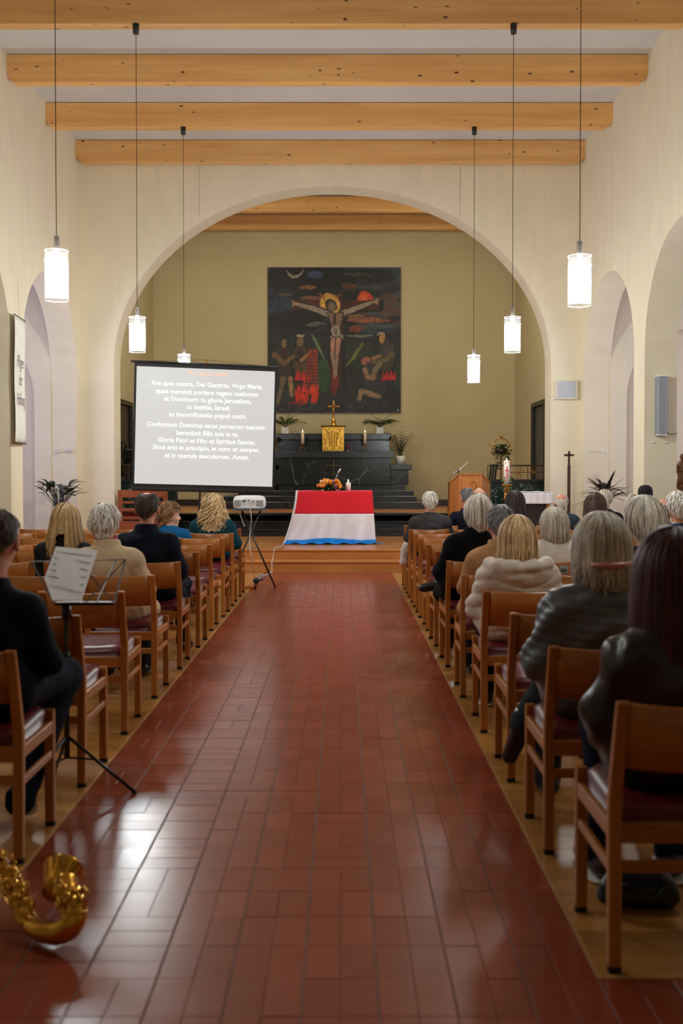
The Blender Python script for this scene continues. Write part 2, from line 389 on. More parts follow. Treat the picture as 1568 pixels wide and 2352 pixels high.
def tile_mesh(w, l):
    e = .0011; t = .0
    v = [(-w / 2, -l / 2, -.012), (w / 2, -l / 2, -.012), (w / 2, l / 2, -.012), (-w / 2, l / 2, -.012),
         (-w / 2, -l / 2, -e), (w / 2, -l / 2, -e), (w / 2, l / 2, -e), (-w / 2, l / 2, -e),
         (-w / 2 + e, -l / 2 + e, t), (w / 2 - e, -l / 2 + e, t), (w / 2 - e, l / 2 - e, t), (-w / 2 + e, l / 2 - e, t)]
    f = [(0, 1, 5, 4), (1, 2, 6, 5), (2, 3, 7, 6), (3, 0, 4, 7), (4, 5, 9, 8), (5, 6, 10, 9), (6, 7, 11, 10), (7, 4, 8, 11), (8, 9, 10, 11)]
    return v, f
TA = tile_mesh(TW / 2 - .0035, TL - .0006); TB = tile_mesh(TW - .007, TL / 2 - .0016)
meshA = MB().add(*TA).mesh('tile', M_tile); meshB = MB().add(*TB).mesh('tile', M_tile)
rows_t = []
for j in range(-4, 62):
    y = 2.23 + j * TL + TL / 2
    cols = range(-3, 13) if y < 2.85 else range(0, 9)
    for i in cols:
        x = TX0 + i * TW + TW / 2
        if y > 14.62: continue
        pr = .94 if i >= 3 else .3
        if random.random() < pr:
            rows_t.append((y, x - TW / 4 + .001, 'A')); rows_t.append((y, x + TW / 4 - .001, 'A'))
        else:
            rows_t.append((y - TL / 4, x, 'B')); rows_t.append((y + TL / 4, x, 'B'))
vis = [t for t in rows_t if t[0] > 2.55 and abs(t[1]) < t[0] * .345 + .1]
vis.sort(); near = set(vis[:300]); restmb = MB()
for t in rows_t:
    dz = random.uniform(-.0008, .0008)
    if t in near:
        o = link('tile', meshA if t[2] == 'A' else meshB, fl, (t[1], t[0], dz))
    else:
        v, f = TA if t[2] == 'A' else TB
        restmb.add([(a + t[1], b + t[0], c + dz) for a, b, c in v], f)
o = restmb.build('tiles', M_tile, fl); o['kind'] = 'stuff'
# boards
PWID = .14; plank_meshes = {}
def plank(w, l):
    k = (round(l, 2),)
    if k not in plank_meshes:
        plank_meshes[k] = MB().bbox((-l / 2, -w / 2 + .0008, -.012), (l / 2, w / 2 - .0008, .001), .002).mesh('plank', M_plank)
    return plank_meshes[k]
cand = []
for side in (0, 1):
    xa, xb = ((XL - WT, TX0 - .012) if side == 0 else (TX0 + 9 * TW + .012, XR + WT))
    y = 2.84
    while y < 14.6:
        x = xa; 
        off = random.choice((.5, .8, 1.1)); first = True
        while x < xb - .01:
            l = off if first else 1.1; first = False
            if x + l > xb - .25: l = xb - x
            cand.append((y + PWID / 2, x + l / 2, round(l - .0015, 3))); x += l
        y += PWID
vis = sorted([c for c in cand if abs(c[1]) - c[2] / 2 < c[0] * .345])[:300]; vset = set(vis); pm = MB()
for c in cand:
    if c in vset: link('plank', plank(PWID, c[2]), fl, (c[1], c[0], 0))
    else:
        pm.bbox((c[1] - c[2] / 2, c[0] - PWID / 2 + .0008, -.012), (c[1] + c[2] / 2, c[0] + PWID / 2 - .0008, .001), .002)
o = pm.build('planks', M_plank, fl); o['kind'] = 'stuff'
M_edge = wood('pale_edge_strip', C(170, 120, 66), C(196, 146, 88), 0.4, axis=1, scale=3)
for x in (TX0 - .006, TX0 + 9 * TW + .006):
    MB().box((x - .006, 2.84, -.012), (x + .006, 14.66, .003)).build('edge_strip', M_edge, fl)
for xa, xb in ((XL - WT, TX0), (TX0 + 9 * TW, XR + WT)):
    MB().box((xa, 2.828, -.012), (xb, 2.84, .003)).build('edge_strip', M_edge, fl)
# altar platform (oak boards) and black steps
pf = MB(); pf.box((XL, 14.67, -.01), (XR, 15.02, .165 - .028)); pf.box((XL, 15.04, -.01), (XR, 18.9, DECK - .028))
pf.box((CL - .3, 17.4, .0), (CR + .3, 18.9, DECK - .028))
plat = struct('floor_platform', pf, M_deck)
for (y0, y1, z) in ((14.65, 15.06, .165), (15.02, 15.32, DECK)):
    MB().bbox((XL, y0, z - .028), (XR, y1, z), .006).build('step_board', M_deck, plat)
y = 15.32
while y < 18.2:
    MB().box((XL, y + .001, DECK - .028), (XR, min(y + .18, 18.25) - .001, DECK)).build('deck_board', M_deck, plat); y += .18
for k in range(3):
    z = DECK + .13 * (k + 1); y0 = 18.2 + .35 * k
    o = struct('trim_%d' % (30 + k), MB().bbox((CL if k else -3.5, y0 - .02, z - .035), (CR, y0 + .36 if k < 2 else y0 + .02 + .4, z if k < 2 else UP + .002), .006), M_bstep)
    MB().box((CL, y0, z - .13), (CR, 18.95, z - .035)).build('riser', M_bstep, o)

for k, xx in enumerate((460, 1055)):
    x = (xx - XP) * YW / F
    struct('trim_%d' % (40 + k), MB().box((x - .006, YW - .0025, 5.84), (x + .006, YW + .01, 6.68)), plain('plaster_joint', C(196, 182, 154), .8))
# ------------------------------------------------------------------ pendant lamps
M_tubeglow = emis('lamp_tube_glow', (0.93, 0.985, 0.98, 1), LAMP_E)
def glass_mat():
    q = NT('frosted_glass'); t = q.t; t.nodes.remove(q.b)
    tr = q.n('ShaderNodeBsdfTransparent'); tl = q.n('ShaderNodeBsdfTranslucent'); gl = q.n('ShaderNodeBsdfGlossy', Roughness=0.2)
    tl.inputs[0].default_value = (.9, .95, 1, 1)
    m = q.n('ShaderNodeMixShader'); m.inputs[0].default_value = .012; q.l(tr.outputs[0], m.inputs[1]); q.l(tl.outputs[0], m.inputs[2])
    m2 = q.n('ShaderNodeMixShader'); lw = q.n('ShaderNodeLayerWeight', Blend=0.08); q.l(lw.outputs['Facing'], m2.inputs[0]); q.l(m.outputs[0], m2.inputs[1]); q.l(gl.outputs[0], m2.inputs[2])
    q.l(m2.outputs[0], q.out.inputs[0]); return q.m
M_glass = glass_mat()
def pendant(x, y, ztop, label, glow=None):
    t = thing('pendant_lamp', (x, y, ztop), label, 'lamp', 'glass pendant lamps over the nave')
    H = .405; R = .095
    sh = MB(); n = 90
    sh.loft([[(R * math.cos(2 * PI * k / n), R * math.sin(2 * PI * k / n), z) for k in range(n)] for z in (-H, -H + .004, -.004, 0)], cap=False)
    o = sh.build('glass_shade', M_glass, t, True); 
    rim = MB()
    for z in (-H, 0): rim.torus((0, 0, z), R, .0022, 40, 5, rot=Matrix.Rotation(PI / 2, 3, 'X'))
    rim.build('rim', plain('rim_glass', C(235, 240, 245), .15), o, True)
    MB().lathe([(.0, -.34), (.05, -.345), (.074, -.34), (.074, -.088), (.05, -.085), (0, -.085)], n=28).build('light_tube', glow or M_tubeglow, t, True)
    MB().lathe([(.0, -.08), (.024, -.08), (.024, .118), (.0, .118)], n=20).build('chrome_holder', M_chrome, t, True)
    st = MB()
    for a in (PI / 2 * 1, PI * 7 / 6, PI * 11 / 6):
        st.tube([(.02 * math.cos(a), .02 * math.sin(a), -.085), ((R + .008) * math.cos(a), (R + .008) * math.sin(a), -.085)], .003, 6)
        st.ell(((R + .006) * math.cos(a), (R + .006) * math.sin(a), -.085), (.007, .007, .007), 8, 6)
    st.build('shade_pin', M_chrome, t, True)
    zt = 6.68 - ztop
    MB().tube([(0, 0, .118), (0, 0, zt - .06)], .0035, 6).build('cable', M_rubber, t)
    MB().lathe([(.0, zt - .11), (.034, zt - .11), (.04, zt), (0, zt)], n=16).build('ceiling_cup', M_black, t, True)
    return t
names = {8.25: ('hanging nearest the viewer', 3.29, 3.247), 11.7: ('hanging second from the viewer', 3.287, 3.285), 15.14: ('hanging closest to the chancel arch', 3.262, 3.25)}
lm = []
for y, (d, zl, zr) in names.items():
    pendant(-2.355 if y < 9 else -2.40, y, zl, 'frosted glass cylinder pendant on the screen side, %s' % {8.25: 'lowest and largest in the picture', 11.7: 'second one of its row', 15.14: 'last one, half hidden by the projection screen'}[y])
    pendant(1.955 if y < 9 else 1.99, y, zr, 'frosted glass cylinder pendant on the lectern side, %s' % {8.25: 'largest in the picture', 11.7: 'second one of its row', 15.14: 'smallest one, in front of the lectern wall'}[y])
M_dim = emis('dim_tube_glow', (0.93, 0.985, 0.98, 1), LAMP_E * .55)
for x, l_ in ((-2.355, 'screen'), (1.98, 'lectern')):
    pendant(x, 4.8, 3.28, 'frosted glass cylinder pendant above the first rows, %s side' % l_, M_dim)
# ------------------------------------------------------------------ chairs
def chair_parts():
    W, D = .235, .40
    px, py = .020, .016
    parts = []
    def post(sx, rear):
        mb = MB(); x0, x1 = (sx * W - px / 2 * (1 + sx), sx * W + px / 2 * (1 - sx)) if False else ((-W, -W + .038) if sx < 0 else (W - .038, W))
        sec = []
        if rear: prof = [(0, .0, .030), (.02, .0, .030), (.44, .012, .036), (.50, .010, .036), (.80, -.075, .026), (.808, -.075, .018)]
        else: prof = [(0, D, .028), (.02, D, .030), (.40, D, .036), (.47, D, .036), (.482, D, .026)]
        rings = []
        for (z, yc, h) in prof:
            e = .005
            rings.append([(x0 + e, yc - h / 2, z), (x1 - e, yc - h / 2, z), (x1, yc - h / 2 + e, z), (x1, yc + h / 2 - e, z), (x1 - e, yc + h / 2, z), (x0 + e, yc + h / 2, z), (x0, yc + h / 2 - e, z), (x0, yc - h / 2 + e, z)])
        mb.k = 1; mb.loft(rings[:2]); mb.k = 0; mb.loft(rings[1:])
        return mb.mesh('leg', [M_chair, M_rubber])
    for sx in (-1, 1):
        parts.append(('leg', post(sx, True))); parts.append(('leg', post(sx, False)))
    # curved plywood back
    mb = MB(); n = 14; rg = []
    for i in range(n + 1):
        u = -1 + 2 * i / n; x = u * (W - .034); bow = -.055 * (1 - u * u)
        yb = lambda z: .010 - (z - .50) / .30 * .085
        z0, z1 = .605 , .805 - .004 * (1 - u * u)
        ring = []
        for z, dy in ((z0, -.006), (z0, .006), (z1 - .003, .006), (z1, 0), (z1 - .003, -.006)):
            ring.append((x, yb(z) + bow + dy, z))
        rg.append(ring)
    mb.loft(rg); parts.append(('backrest', mb.mesh('backrest', M_chairh, True)))
    # saddle cushion
    mb = MB(); w = W - .028
    def sp(u, v):
        x = (u * 2 - 1) * w; y = .03 + v * (D - .015); e = max(abs(u * 2 - 1), abs(v * 2 - 1)) 
        z = .488 - .018 * math.cos(PI * (v - .1)) * (1 - (u * 2 - 1) ** 2 * .5) * .6 - .03 * max(0, e - .8) ** 2 * 25
        return (x, y, z + .012 * abs(u * 2 - 1) ** 2)
    nu = nv = 10; mb.grid(sp, nu, nv); n0 = len(mb.v)
    bot = [(x, y, .425) for (x, y, z) in mb.v]
    ids = [i for i in range(nu + 1)] + [j * (nu + 1) + nu for j in range(1, nv + 1)] + [nv * (nu + 1) + i for i in range(nu - 1, -1, -1)] + [j * (nu + 1) for j in range(nv - 1, 0, -1)]
    mb.v += [bot[i] for i in ids]; L = len(ids)
    for k in range(L): mb.f.append((ids[k], n0 + k, n0 + (k + 1) % L, ids[(k + 1) % L])); mb.m.append(0)
    mb.f.append(tuple(n0 + k for k in range(L))); mb.m.append(0)
    parts.append(('seat', mb.mesh('seat', M_vinyl, True)))
    mb = MB()
    mb.bbox((-W + .036, .0, .375), (W - .036, .022, .432), .003); parts.append(('seat_rail', mb.mesh('seat_rail', M_chairh)))
    mb = MB(); mb.bbox((-W + .036, D - .02, .385), (W - .036, D + .004, .432), .003); parts.append(('seat_rail', mb.mesh('seat_rail', M_chairh)))
    for sx in (-1, 1):
        mb = MB(); x = sx * (W - .013); mb.bbox((x - .011, .015, .388), (x + .011, D - .012, .436), .003)
        parts.append(('side_rail', mb.mesh('side_rail', M_chairh)))
        mb = MB(); mb.bbox((x - .009, .014, .285), (x + .009, D - .012, .315), .003)
        parts.append(('stretcher', mb.mesh('stretcher', M_chairh)))
    mb = MB(); mb.bbox((-W + .036, -.004, .290), (W - .036, .014, .325), .003); parts.append(('stretcher', mb.mesh('stretcher', M_chairh)))
    return parts
CP = chair_parts()
CH_G = 'wooden chairs in rows on both sides of the aisle'
def chair(x, y, label, rz=0.0):
    t = thing('wooden_chair', (x, y, 0.001), label, 'chair', CH_G, rz)
    for n, me in CP: link(n, me, t)
    return t
ORD = ['first', 'second', 'third', 'fourth', 'fifth', 'sixth', 'seventh', 'eighth', 'ninth', 'tenth', 'eleventh', 'twelfth', 'thirteenth']
LROW = [3.68, 4.59, 5.51, 6.41, 7.37, 8.29, 9.18, 10.08, 10.92, 11.76]
RROW = [2.87, 3.77, 4.66, 5.55, 6.43, 7.44, 8.35, 9.18, 10.02, 10.82, 11.68, 12.55]
LX0, RX0, PITC = -1.425, 1.005, .535
WHO = {('L', 0, 0): 'holding the saxophone player in the dark suit', ('L', 3, 0): 'under the woman in the beige coat', ('L', 4, 0): 'under the balding man in navy', ('L', 8, 0): 'under the curly blonde woman in teal',
       ('R', 0, 0): 'under the woman with dark red hair', ('R', 1, 0): 'under the woman in the grey leather jacket', ('R', 3, 0): 'under the woman in the hooded puffer', ('R', 4, 0): 'under the person in the camel coat', ('R', 5, 0): 'under the man in the long black coat', ('R', 10, 0): 'under the man in the grey jacket'}
for side, rows, x0, s in (('L', LROW, LX0, -1), ('R', RROW, RX0, 1)):
    for r, y in enumerate(rows):
        for k in range(6):
            x = x0 + s * k * PITC
            if abs(x) - .24 > y * .352: continue
            if x < XL + .26 or x > XR - .26: continue
            sd = 'screen side' if side == 'L' else 'lectern side'
            w = WHO.get((side, r, k), 'with red seat')
            lab = 'wooden chair %s, %s row from viewer, %s from aisle, %s' % (w, ORD[r], ORD[k], sd)
            if (side, r, k) in WHO: lab = 'light wooden aisle chair %s, %s' % (w, sd)
            jx, jr = random.uniform(-.01, .01), random.uniform(-.02, .02)
            chair(x + (jx if k else random.uniform(-.006, .006)), y + random.uniform(-.015, .015) * (k > 0), lab, jr)
# ------------------------------------------------------------------ high altar
def poly_block(name, mat, parent, boxes, r=.006):
    mb = MB()
    for a, b in boxes: mb.bbox(a, b, r)
    return mb.build(name, mat, parent)
def X(x, Y): return (x - XP) * Y / F
xa = X(767, 22.3)
alt = thing('high_altar', (xa, 22.6, UP), 'black marble high altar with stepped base below the painting', 'altar')
def A_(n, m, a, b, r=.008): return MB().bbox((a[0] - xa, a[1] - 22.6, a[2] - UP), (b[0] - xa, b[1] - 22.6, b[2] - UP), r).build(n, m, alt)
A_('podium_step', M_bstep, (-2.9, 21.4, UP), (X(980, 21.4), CB - .04, .85)); A_('podium_step', M_bstep, (-2.6, 21.75, .85), (X(957, 21.7), CB - .04, .97))
A_('podium_step', M_bstep, (-2.3, 22.05, .97), (X(950, 22.0), CB - .04, 1.085))
A_('plinth', M_bstep, (X(640, 22.4), 22.42, 1.085), (X(931, 22.4), CB - .04, 1.21))
A_('front_slab', M_bmarb, (X(632, 22.3), 22.34, 1.21), (X(897, 22.3), 23.2, 1.81), .004)
A_('side_shelf_block', M_bmarb, (X(897, 22.4), 22.42, 1.21), (X(938, 22.4), CB - .04, 1.545)); A_('side_shelf', M_bstep, (X(894, 22.3), 22.34, 1.545), (X(946, 22.3), CB - .04, 1.665))
A_('side_shelf_block', M_bmarb, (X(597, 22.4), 22.42, 1.21), (X(638, 22.4), CB - .04, 1.545)); A_('side_shelf', M_bstep, (X(589, 22.3), 22.34, 1.545), (X(641, 22.3), CB - .04, 1.665))
A_('altar_table', M_bstep, (X(630, 22.25), 22.27, 1.81), (X(905, 22.25), 22.95, 1.965))
A_('retable', M_bmarb, (X(637, 22.9), 22.9, 1.965), (X(895, 22.9), 23.35, 2.23)); A_('retable_ledge', M_bstep, (X(634, 22.85), 22.86, 2.23), (X(897, 22.85), 23.4, 2.38), .012)
cr = MB(); cx = X(766, 22.32) - xa
cr.box((cx - .012, 22.325 - 22.6, 1.42 - UP), (cx + .012, 22.342 - 22.6, 1.79 - UP)); cr.box((cx - .19, 22.325 - 22.6, 1.635 - UP), (cx + .17, 22.342 - 22.6, 1.655 - UP))
cr.build('inlaid_cross', plain('bronze_inlay', C(92, 74, 40), .35, metal=.8), alt)
# tabernacle and crucifix
tb = thing('tabernacle', (X(765, 22.6), 22.62, 1.965), 'gilded metal tabernacle with two engraved doors on the altar', 'tabernacle')
s = 22.6 / F
w, h = 25 * s, 56 * s
MB().bbox((-w, -.14, 0), (w, .2, h), .006).build('cabinet', M_gold, tb)
MB().bbox((-w - .03, -.18, h), (w + .03, .22, h + .03), .008).build('roof', plain('aged_brass', C(120, 88, 40), .4, metal=.9), tb)
M_goldd = plain('engraved_gold', C(128, 92, 40), .35, metal=.9)
for sx in (-1, 1):
    d = MB().bbox((min(sx * .006, sx * (w - .02)), -.155, .02), (max(sx * .006, sx * (w - .02)), -.138, h - .02), .004).build('door', M_gold, tb)
    e = MB()
    def ln(pts, r=.007): e.tube([(sx * p[0], -.157, p[1]) for p in pts], r, 5)
    ln([(.03, .03), (.03, h - .1), (.075, h - .1), (.075, .12), (.1, .12)]); ln([(.1, h - .05), (.14, h - .09), (.2, h - .05)]); ln([(.12, .04), (.16, .1), (.21, .04)])
    ln([(.05, .2), (.11, .3), (.1, .4), (.16, .46)]); ln([(.2, .15), (.16, .22), (.2, .3)]); e.build('engraving', M_goldd, d)
cx_ = thing('crucifix', (X(766, 22.6), 22.66, 1.965 + h + .03), 'brass standing crucifix on top of the tabernacle', 'crucifix')
ct = 1.45 + (1089 - 919) * s - (1.965 + h + .03)
MB().lathe([(.07, 0), (.072, .02), (.04, .04), (.05, .08), (.055, .12), (.025, .15), (.018, .2), (.03, .22), (.012, .24)], n=16).build('foot', M_brass, cx_, True)
m = MB(); m.bbox((-.018, -.01, .22), (.018, .01, ct), .004); az = ct - .14; m.bbox((-.135, -.01, az - .018), (.135, .01, az + .018), .004); m.build('cross', M_brass, cx_)
m = MB(); m.ell((0, -.03, az + .02), (.014, .014, .018)); m.tube([(0, -.022, az), (0, -.025, az - .1), (.005, -.03, az - .2)], [.022, .018, .010], 8)
for sx in (-1, 1): m.tube([(0, -.022, az - .01), (sx * .1, -.02, az + .015)], .007, 6)
m.build('figure', M_brass, cx_, True)
# candles on altar, vigil lamp
def altar_candle(px, label):
    Y = 22.5; x = X(px, Y); t = thing('altar_candle', (x, Y, 1.965), label, 'candle', 'tall candles on the altar table')
    m = MB(); 
    for a in (0, PI):
        m.tube([(0, 0, .10), (.03 * math.cos(a), 0, .095), (.06 * math.cos(a), 0, .05), (.065 * math.cos(a), 0, 0.004)], .006, 6)
    m.tube([(0, 0, .10), (0, .05, .06), (0, .06, .004)], .006, 6); m.tube([(0, 0, .09), (0, 0, .17)], .007, 8); m.lathe([(.0, .16), (.04, .165), (.04, .17), (0, .172)], n=14)
    m.build('holder', M_brass, t, True)
    MB().lathe([(0, .17), (.036, .17), (.036, .42), (.03, .425), (0, .42)], n=16).build('wax', M_wax, t, True)
    flame(t, .425, 1.0)
def flame(t, z, k=1.0, dx=0):
    f = MB().lathe([(0.001, 0), (.008 * k, .012 * k), (.009 * k, .022 * k), (.004 * k, .042 * k), (.0005, .056 * k)], (dx, 0, z + .004), 10).build('flame', M_flame, t, True)
    MB().tube([(dx, 0, z - .004), (dx, 0, z + .012)], .0018, 5).build('wick', M_rubber, f)
altar_candle(695, 'lit cream candle in brass holder on the altar, screen side of tabernacle')
altar_candle(838, 'lit cream candle in brass holder on the altar, lectern side of tabernacle')
t = thing('vigil_lamp', (X(799, 22.4), 22.42, 1.965), 'slim red glass vigil light beside the gold tabernacle', 'lamp')
MB().lathe([(0, 0), (.026, 0), (.022, .012), (.008, .02), (.012, .03), (0, .03)], n=12).build('foot', M_chrome, t, True)
MB().lathe([(0, .03), (.017, .03), (.017, .12), (.012, .17), (0, .172)], n=12).build('red_glass', plain('red_glass', C(170, 26, 40), .15), t, True)
# ------------------------------------------------------------------ painting
def painting():
    Wp, Hp = 304 * CB / F, 331 * CB / F
    nx, nz = 228, 248
    u, v = np.meshgrid((np.arange(nx + 1)) / nx, (np.arange(nz + 1)) / nz)     # v = 0 at top
    u0, v0 = u.copy(), v.copy()
    def fbm(su, sv, seed, o=3):
        r = np.random.default_rng(seed); acc = np.zeros_like(u); amp = 1; tot = 0
        for k in range(o):
            g = r.random((int(sv * 2 ** k) + 3, int(su * 2 ** k) + 3)); a = u * su * 2 ** k; b = v * sv * 2 ** k
            i = a.astype(int); j = b.astype(int); fa = a - i; fb = b - j; fa = fa * fa * (3 - 2 * fa); fb = fb * fb * (3 - 2 * fb)
            acc += amp * ((g[j, i] * (1 - fa) + g[j, i + 1] * fa) * (1 - fb) + (g[j + 1, i] * (1 - fa) + g[j + 1, i + 1] * fa) * fb); tot += amp; amp *= .55
        return acc / tot
    wu = (fbm(14, 14, 1) - .5) * .03; wv = (fbm(14, 14, 2) - .5) * .03
    img = np.zeros(u.shape + (3,)); img[:] = (14, 16, 20)
    def mixc(mask, c): img[:] = img * (1 - mask[..., None]) + np.array(c, float) * mask[..., None]
    def sm(x, e=.012): return np.clip(.5 - x / e, 0, 1)
    def blob(cu, cv, ru, rv, c, a=1.0, ang=0, e=.15, w=1.0):
        du, dv = (u + wu * w - cu), (v + wv * w - cv); ca, sa = math.cos(ang), math.sin(ang)
        x = (du * ca + dv * sa) / ru; y = (-du * sa + dv * ca) / rv
        mixc(np.clip((1 - np.sqrt(x * x + y * y)) / e, 0, 1) * a, c)
    def line(pts, r, c, a=1.0, w=.3):
        for i in range(len(pts) - 1):
            (ax, ay), (bx, by) = pts[i], pts[i + 1]
            r0 = r[i] if hasattr(r, '__len__') else r; r1 = r[i + 1] if hasattr(r, '__len__') else r
            dx, dy = bx - ax, by - ay; L = dx * dx + dy * dy + 1e-9
            t = np.clip(((u + wu * w - ax) * dx + (v + wv * w - ay) * dy) / L, 0, 1)
            d = np.hypot(u + wu * w - ax - t * dx, v + wv * w - ay - t * dy) - (r0 + (r1 - r0) * t)
            mixc(sm(d, .008) * a, c)
    def poly(pts, c, a=1.0, w=.4):
        uu, vv = u + wu * w, v + wv * w; ins = np.zeros(u.shape, bool); n = len(pts); j = n - 1
        for i in range(n):
            xi, yi = pts[i]; xj, yj = pts[j]
            with np.errstate(divide='ignore', invalid='ignore'):
                ins ^= ((yi > vv) != (yj > vv)) & (uu < (xj - xi) * (vv - yi) / (yj - yi + 1e-12) + xi)
            j = i
        mixc(ins.astype(float) * a, c)
    # sky: horizontal strokes
    st = fbm(4, 26, 5, 3); rgt = np.clip((u - .42) * 3, 0, 1) * np.clip((.5 - v) * 6, 0, 1) * np.clip((v - .08) * 6, 0, 1)
    img += (st[..., None] - .35) * np.array([34, 44, 56]); mixc(np.clip((st - .45) * 5, 0, 1) * rgt * .75, (104, 66, 44))
    mixc(np.clip((fbm(5, 22, 9) - .52) * 7, 0, 1) * np.clip((.55 - v) * 6, 0, 1) * .7, (60, 74, 88))
    lo = np.clip((v - .46) * 10, 0, 1); mixc(lo * .85, (30, 34, 30)); mixc(lo * np.clip((fbm(8, 10, 12) - .45) * 5, 0, 1) * .6, (42, 58, 40))
    mixc(np.clip((v - .86) * 12, 0, 1) * .8, (36, 32, 34)); mixc(np.clip((v - .88) * 12, 0, 1) * np.clip((fbm(30, 40, 15) - .5) * 6, 0, 1) * .5, (84, 84, 92))
    blob(.22, .08, .26, .14, (10, 10, 14), .9); blob(.2, .37, .24, .07, (9, 9, 13), .95); blob(.1, .25, .1, .05, (26, 54, 74), .8); blob(.1, .17, .12, .03, (30, 40, 58), .7)
    blob(.37, .055, .09, .028, (70, 88, 128), .8); blob(.5, .08, .09, .07, (10, 10, 12), .9, .6); blob(.3, .14, .07, .016, (150, 104, 62), .8); blob(.33, .175, .13, .02, (10, 10, 13), .95)
    blob(.37, .215, .14, .018, (150, 84, 58), .7); blob(.13, .19, .06, .012, (120, 96, 66), .6); blob(.83, .07, .14, .03, (12, 13, 18), .9); blob(.68, .05, .12, .012, (92, 100, 76), .5)
    blob(.62, .13, .07, .02, (110, 56, 32), .8); blob(.9, .25, .09, .09, (96, 62, 42), .6); blob(.36, .39, .09, .012, (120, 116, 110), .7); blob(.75, .36, .18, .02, (176, 100, 66), .7); blob(.66, .33, .08, .012, (168, 122, 74), .7)
    blob(.8, .405, .2, .02, (70, 86, 100), .6); blob(.69, .47, .12, .010, (150, 140, 120), .7); blob(.66, .42, .06, .025, (140, 62, 36), .8); blob(.83, .44, .15, .02, (34, 56, 70), .7)
    line([(.14, .02), (.16, .048), (.19, .065), (.22, .062), (.25, .045), (.27, .01)], [.003, .007, .010, .010, .007, .003], (150, 142, 124))
    blob(.73, .215, .065, .058, (196, 70, 28)); blob(.71, .205, .03, .03, (206, 96, 44), .7)
    # cross
    poly([(.18, .225), (.86, .225), (.86, .298), (.18, .298)], (70, 24, 18)); poly([(.2, .235), (.5, .235), (.5, .29), (.2, .29)], (104, 34, 24), .6)
    poly([(.47, .17), (.57, .17), (.575, .84), (.455, .84)], (56, 24, 18)); poly([(.84, .225), (.87, .225), (.87, .298), (.84, .298)], (8, 8, 8)); line([(.2, .3), (.84, .3)], .006, (10, 8, 8))
    poly([(.56, .5), (.585, .5), (.585, .86), (.56, .86)], (10, 8, 8)); blob(.5, .79, .03, .1, (140, 40, 24), .7)
    blob(.47, .255, .083, .082, (206, 158, 72)); line([(.42, .21), (.39, .18)], .006, (170, 96, 36)); line([(.51, .21), (.54, .19)], .006, (170, 96, 36))
    blob(.475, .26, .045, .048, (34, 26, 24)); blob(.478, .268, .03, .04, (112, 96, 80))
    sk = (150, 134, 116); dk = (18, 18, 22)
    for pts, r in ((([(.225, .255), (.35, .285), (.46, .325)]), [.014, .018, .02]), (([(.77, .245), (.66, .282), (.56, .32)]), [.014, .018, .02])):
        line(pts, [x + .008 for x in r], dk); line(pts, r, sk)
    for a in range(-2, 3):
        line([(.215, .25), (.185, .25 + a * .010)], .004, (172, 140, 104)); line([(.785, .24), (.83, .232 + a * .009)], .004, (172, 140, 104))
    poly([(.44, .31), (.575, .31), (.55, .41), (.56, .47), (.465, .47), (.475, .41)], dk); poly([(.45, .315), (.565, .315), (.54, .41), (.55, .46), (.475, .46), (.485, .41)], (128, 96, 80))
    line([(.505, .32), (.5, .40)], .008, (30, 26, 30)); blob(.505, .44, .036, .045, (160, 146, 128)); blob(.505, .445, .02, .025, (110, 100, 92)); poly([(.465, .47), (.56, .46), (.565, .49), (.51, .505), (.465, .49)], (136, 134, 134))
    for a, b in (((.49, .5), (.485, .6)), ((.53, .5), (.52, .6))):
        line([a, b], [.026, .02], dk); line([a, b], [.02, .014], (176, 128, 104))
    line([(.485, .61), (.505, .72), (.5, .75)], [.014, .011, .01], (150, 128, 104)); line([(.52, .61), (.515, .7), (.51, .74)], [.014, .011, .01], (146, 116, 96))
    # palm branches
    line([(.33, .46), (.39, .57), (.44, .66)], .004, (120, 150, 90)); line([(.71, .52), (.66, .6), (.59, .68)], .004, (140, 150, 60))
    for k in range(6): line([(.67 - k * .012, .56 + k * .018), (.72 - k * .012, .53 + k * .018)], .003, (120, 134, 50), .8)
    for k in range(5): line([(.34 + k * .012, .48 + k * .025), (.37 + k * .012, .5 + k * .025)], .004, (110, 140, 90), .8)
    blob(.42, .75, .05, .13, (44, 84, 48), .7)
    # figures on the left
    for cu, cv, c in ((.12, .6, (58, 50, 38)), (.24, .59, (74, 58, 36))):
        blob(cu, cv + .06, .075, .15, dk); blob(cu, cv + .05, .062, .13, c); blob(cu, cv + .02, .035, .06, (56, 30, 24))
        blob(cu + .005, cv - .09, .036, .044, dk); blob(cu + .005, cv - .082, .025, .036, (120, 96, 68))
    blob(.13, .74, .06, .05, (50, 42, 36)); line([(.215, .57), (.28, .62), (.2, .63)], .004, dk)
    line([(.05, .6), (.12, .66), (.19, .61)], [.02, .016, .012], (110, 82, 52)); line([(.25, .64), (.31, .59)], [.014, .01], (150, 112, 72)); line([(.115, .77), (.1, .84), (.07, .93)], [.022, .014, .016], (110, 90, 66)); line([(.17, .77), (.18, .88)], [.02, .014], (150, 112, 70))
    line([(.225, .47), (.27, .47)], .008, (168, 158, 140))
    # grid-iron ladder and fire
    for k in range(5): line([(.315 + k * .014, .56), (.27 + k * .024, .84)], .0035, (190, 62, 30))
    for k in range(12): line([(.31 - k * .003, .57 + k * .024), (.37 + k * .001, .57 + k * .024)], .003, (176, 58, 30))
    r = np.random.default_rng(4)
    for k in range(60):
        a = .2 + r.random() * .18; b = .84 + r.random() * .09; line([(a, b), (a + (r.random() - .5) * .02, b - .02 - r.random() * .06)], [.009, .002], (200 + r.random() * 30, 34 + r.random() * 30, 22), .9)
    for k in range(16):
        a = .21 + r.random() * .1; b = .77; line([(a, b), (a + .006, b - .02 - r.random() * .04)], [.008, .002], (214, 40, 24), .9)
    blob(.22, .94, .07, .012, (150, 24, 30), .8)
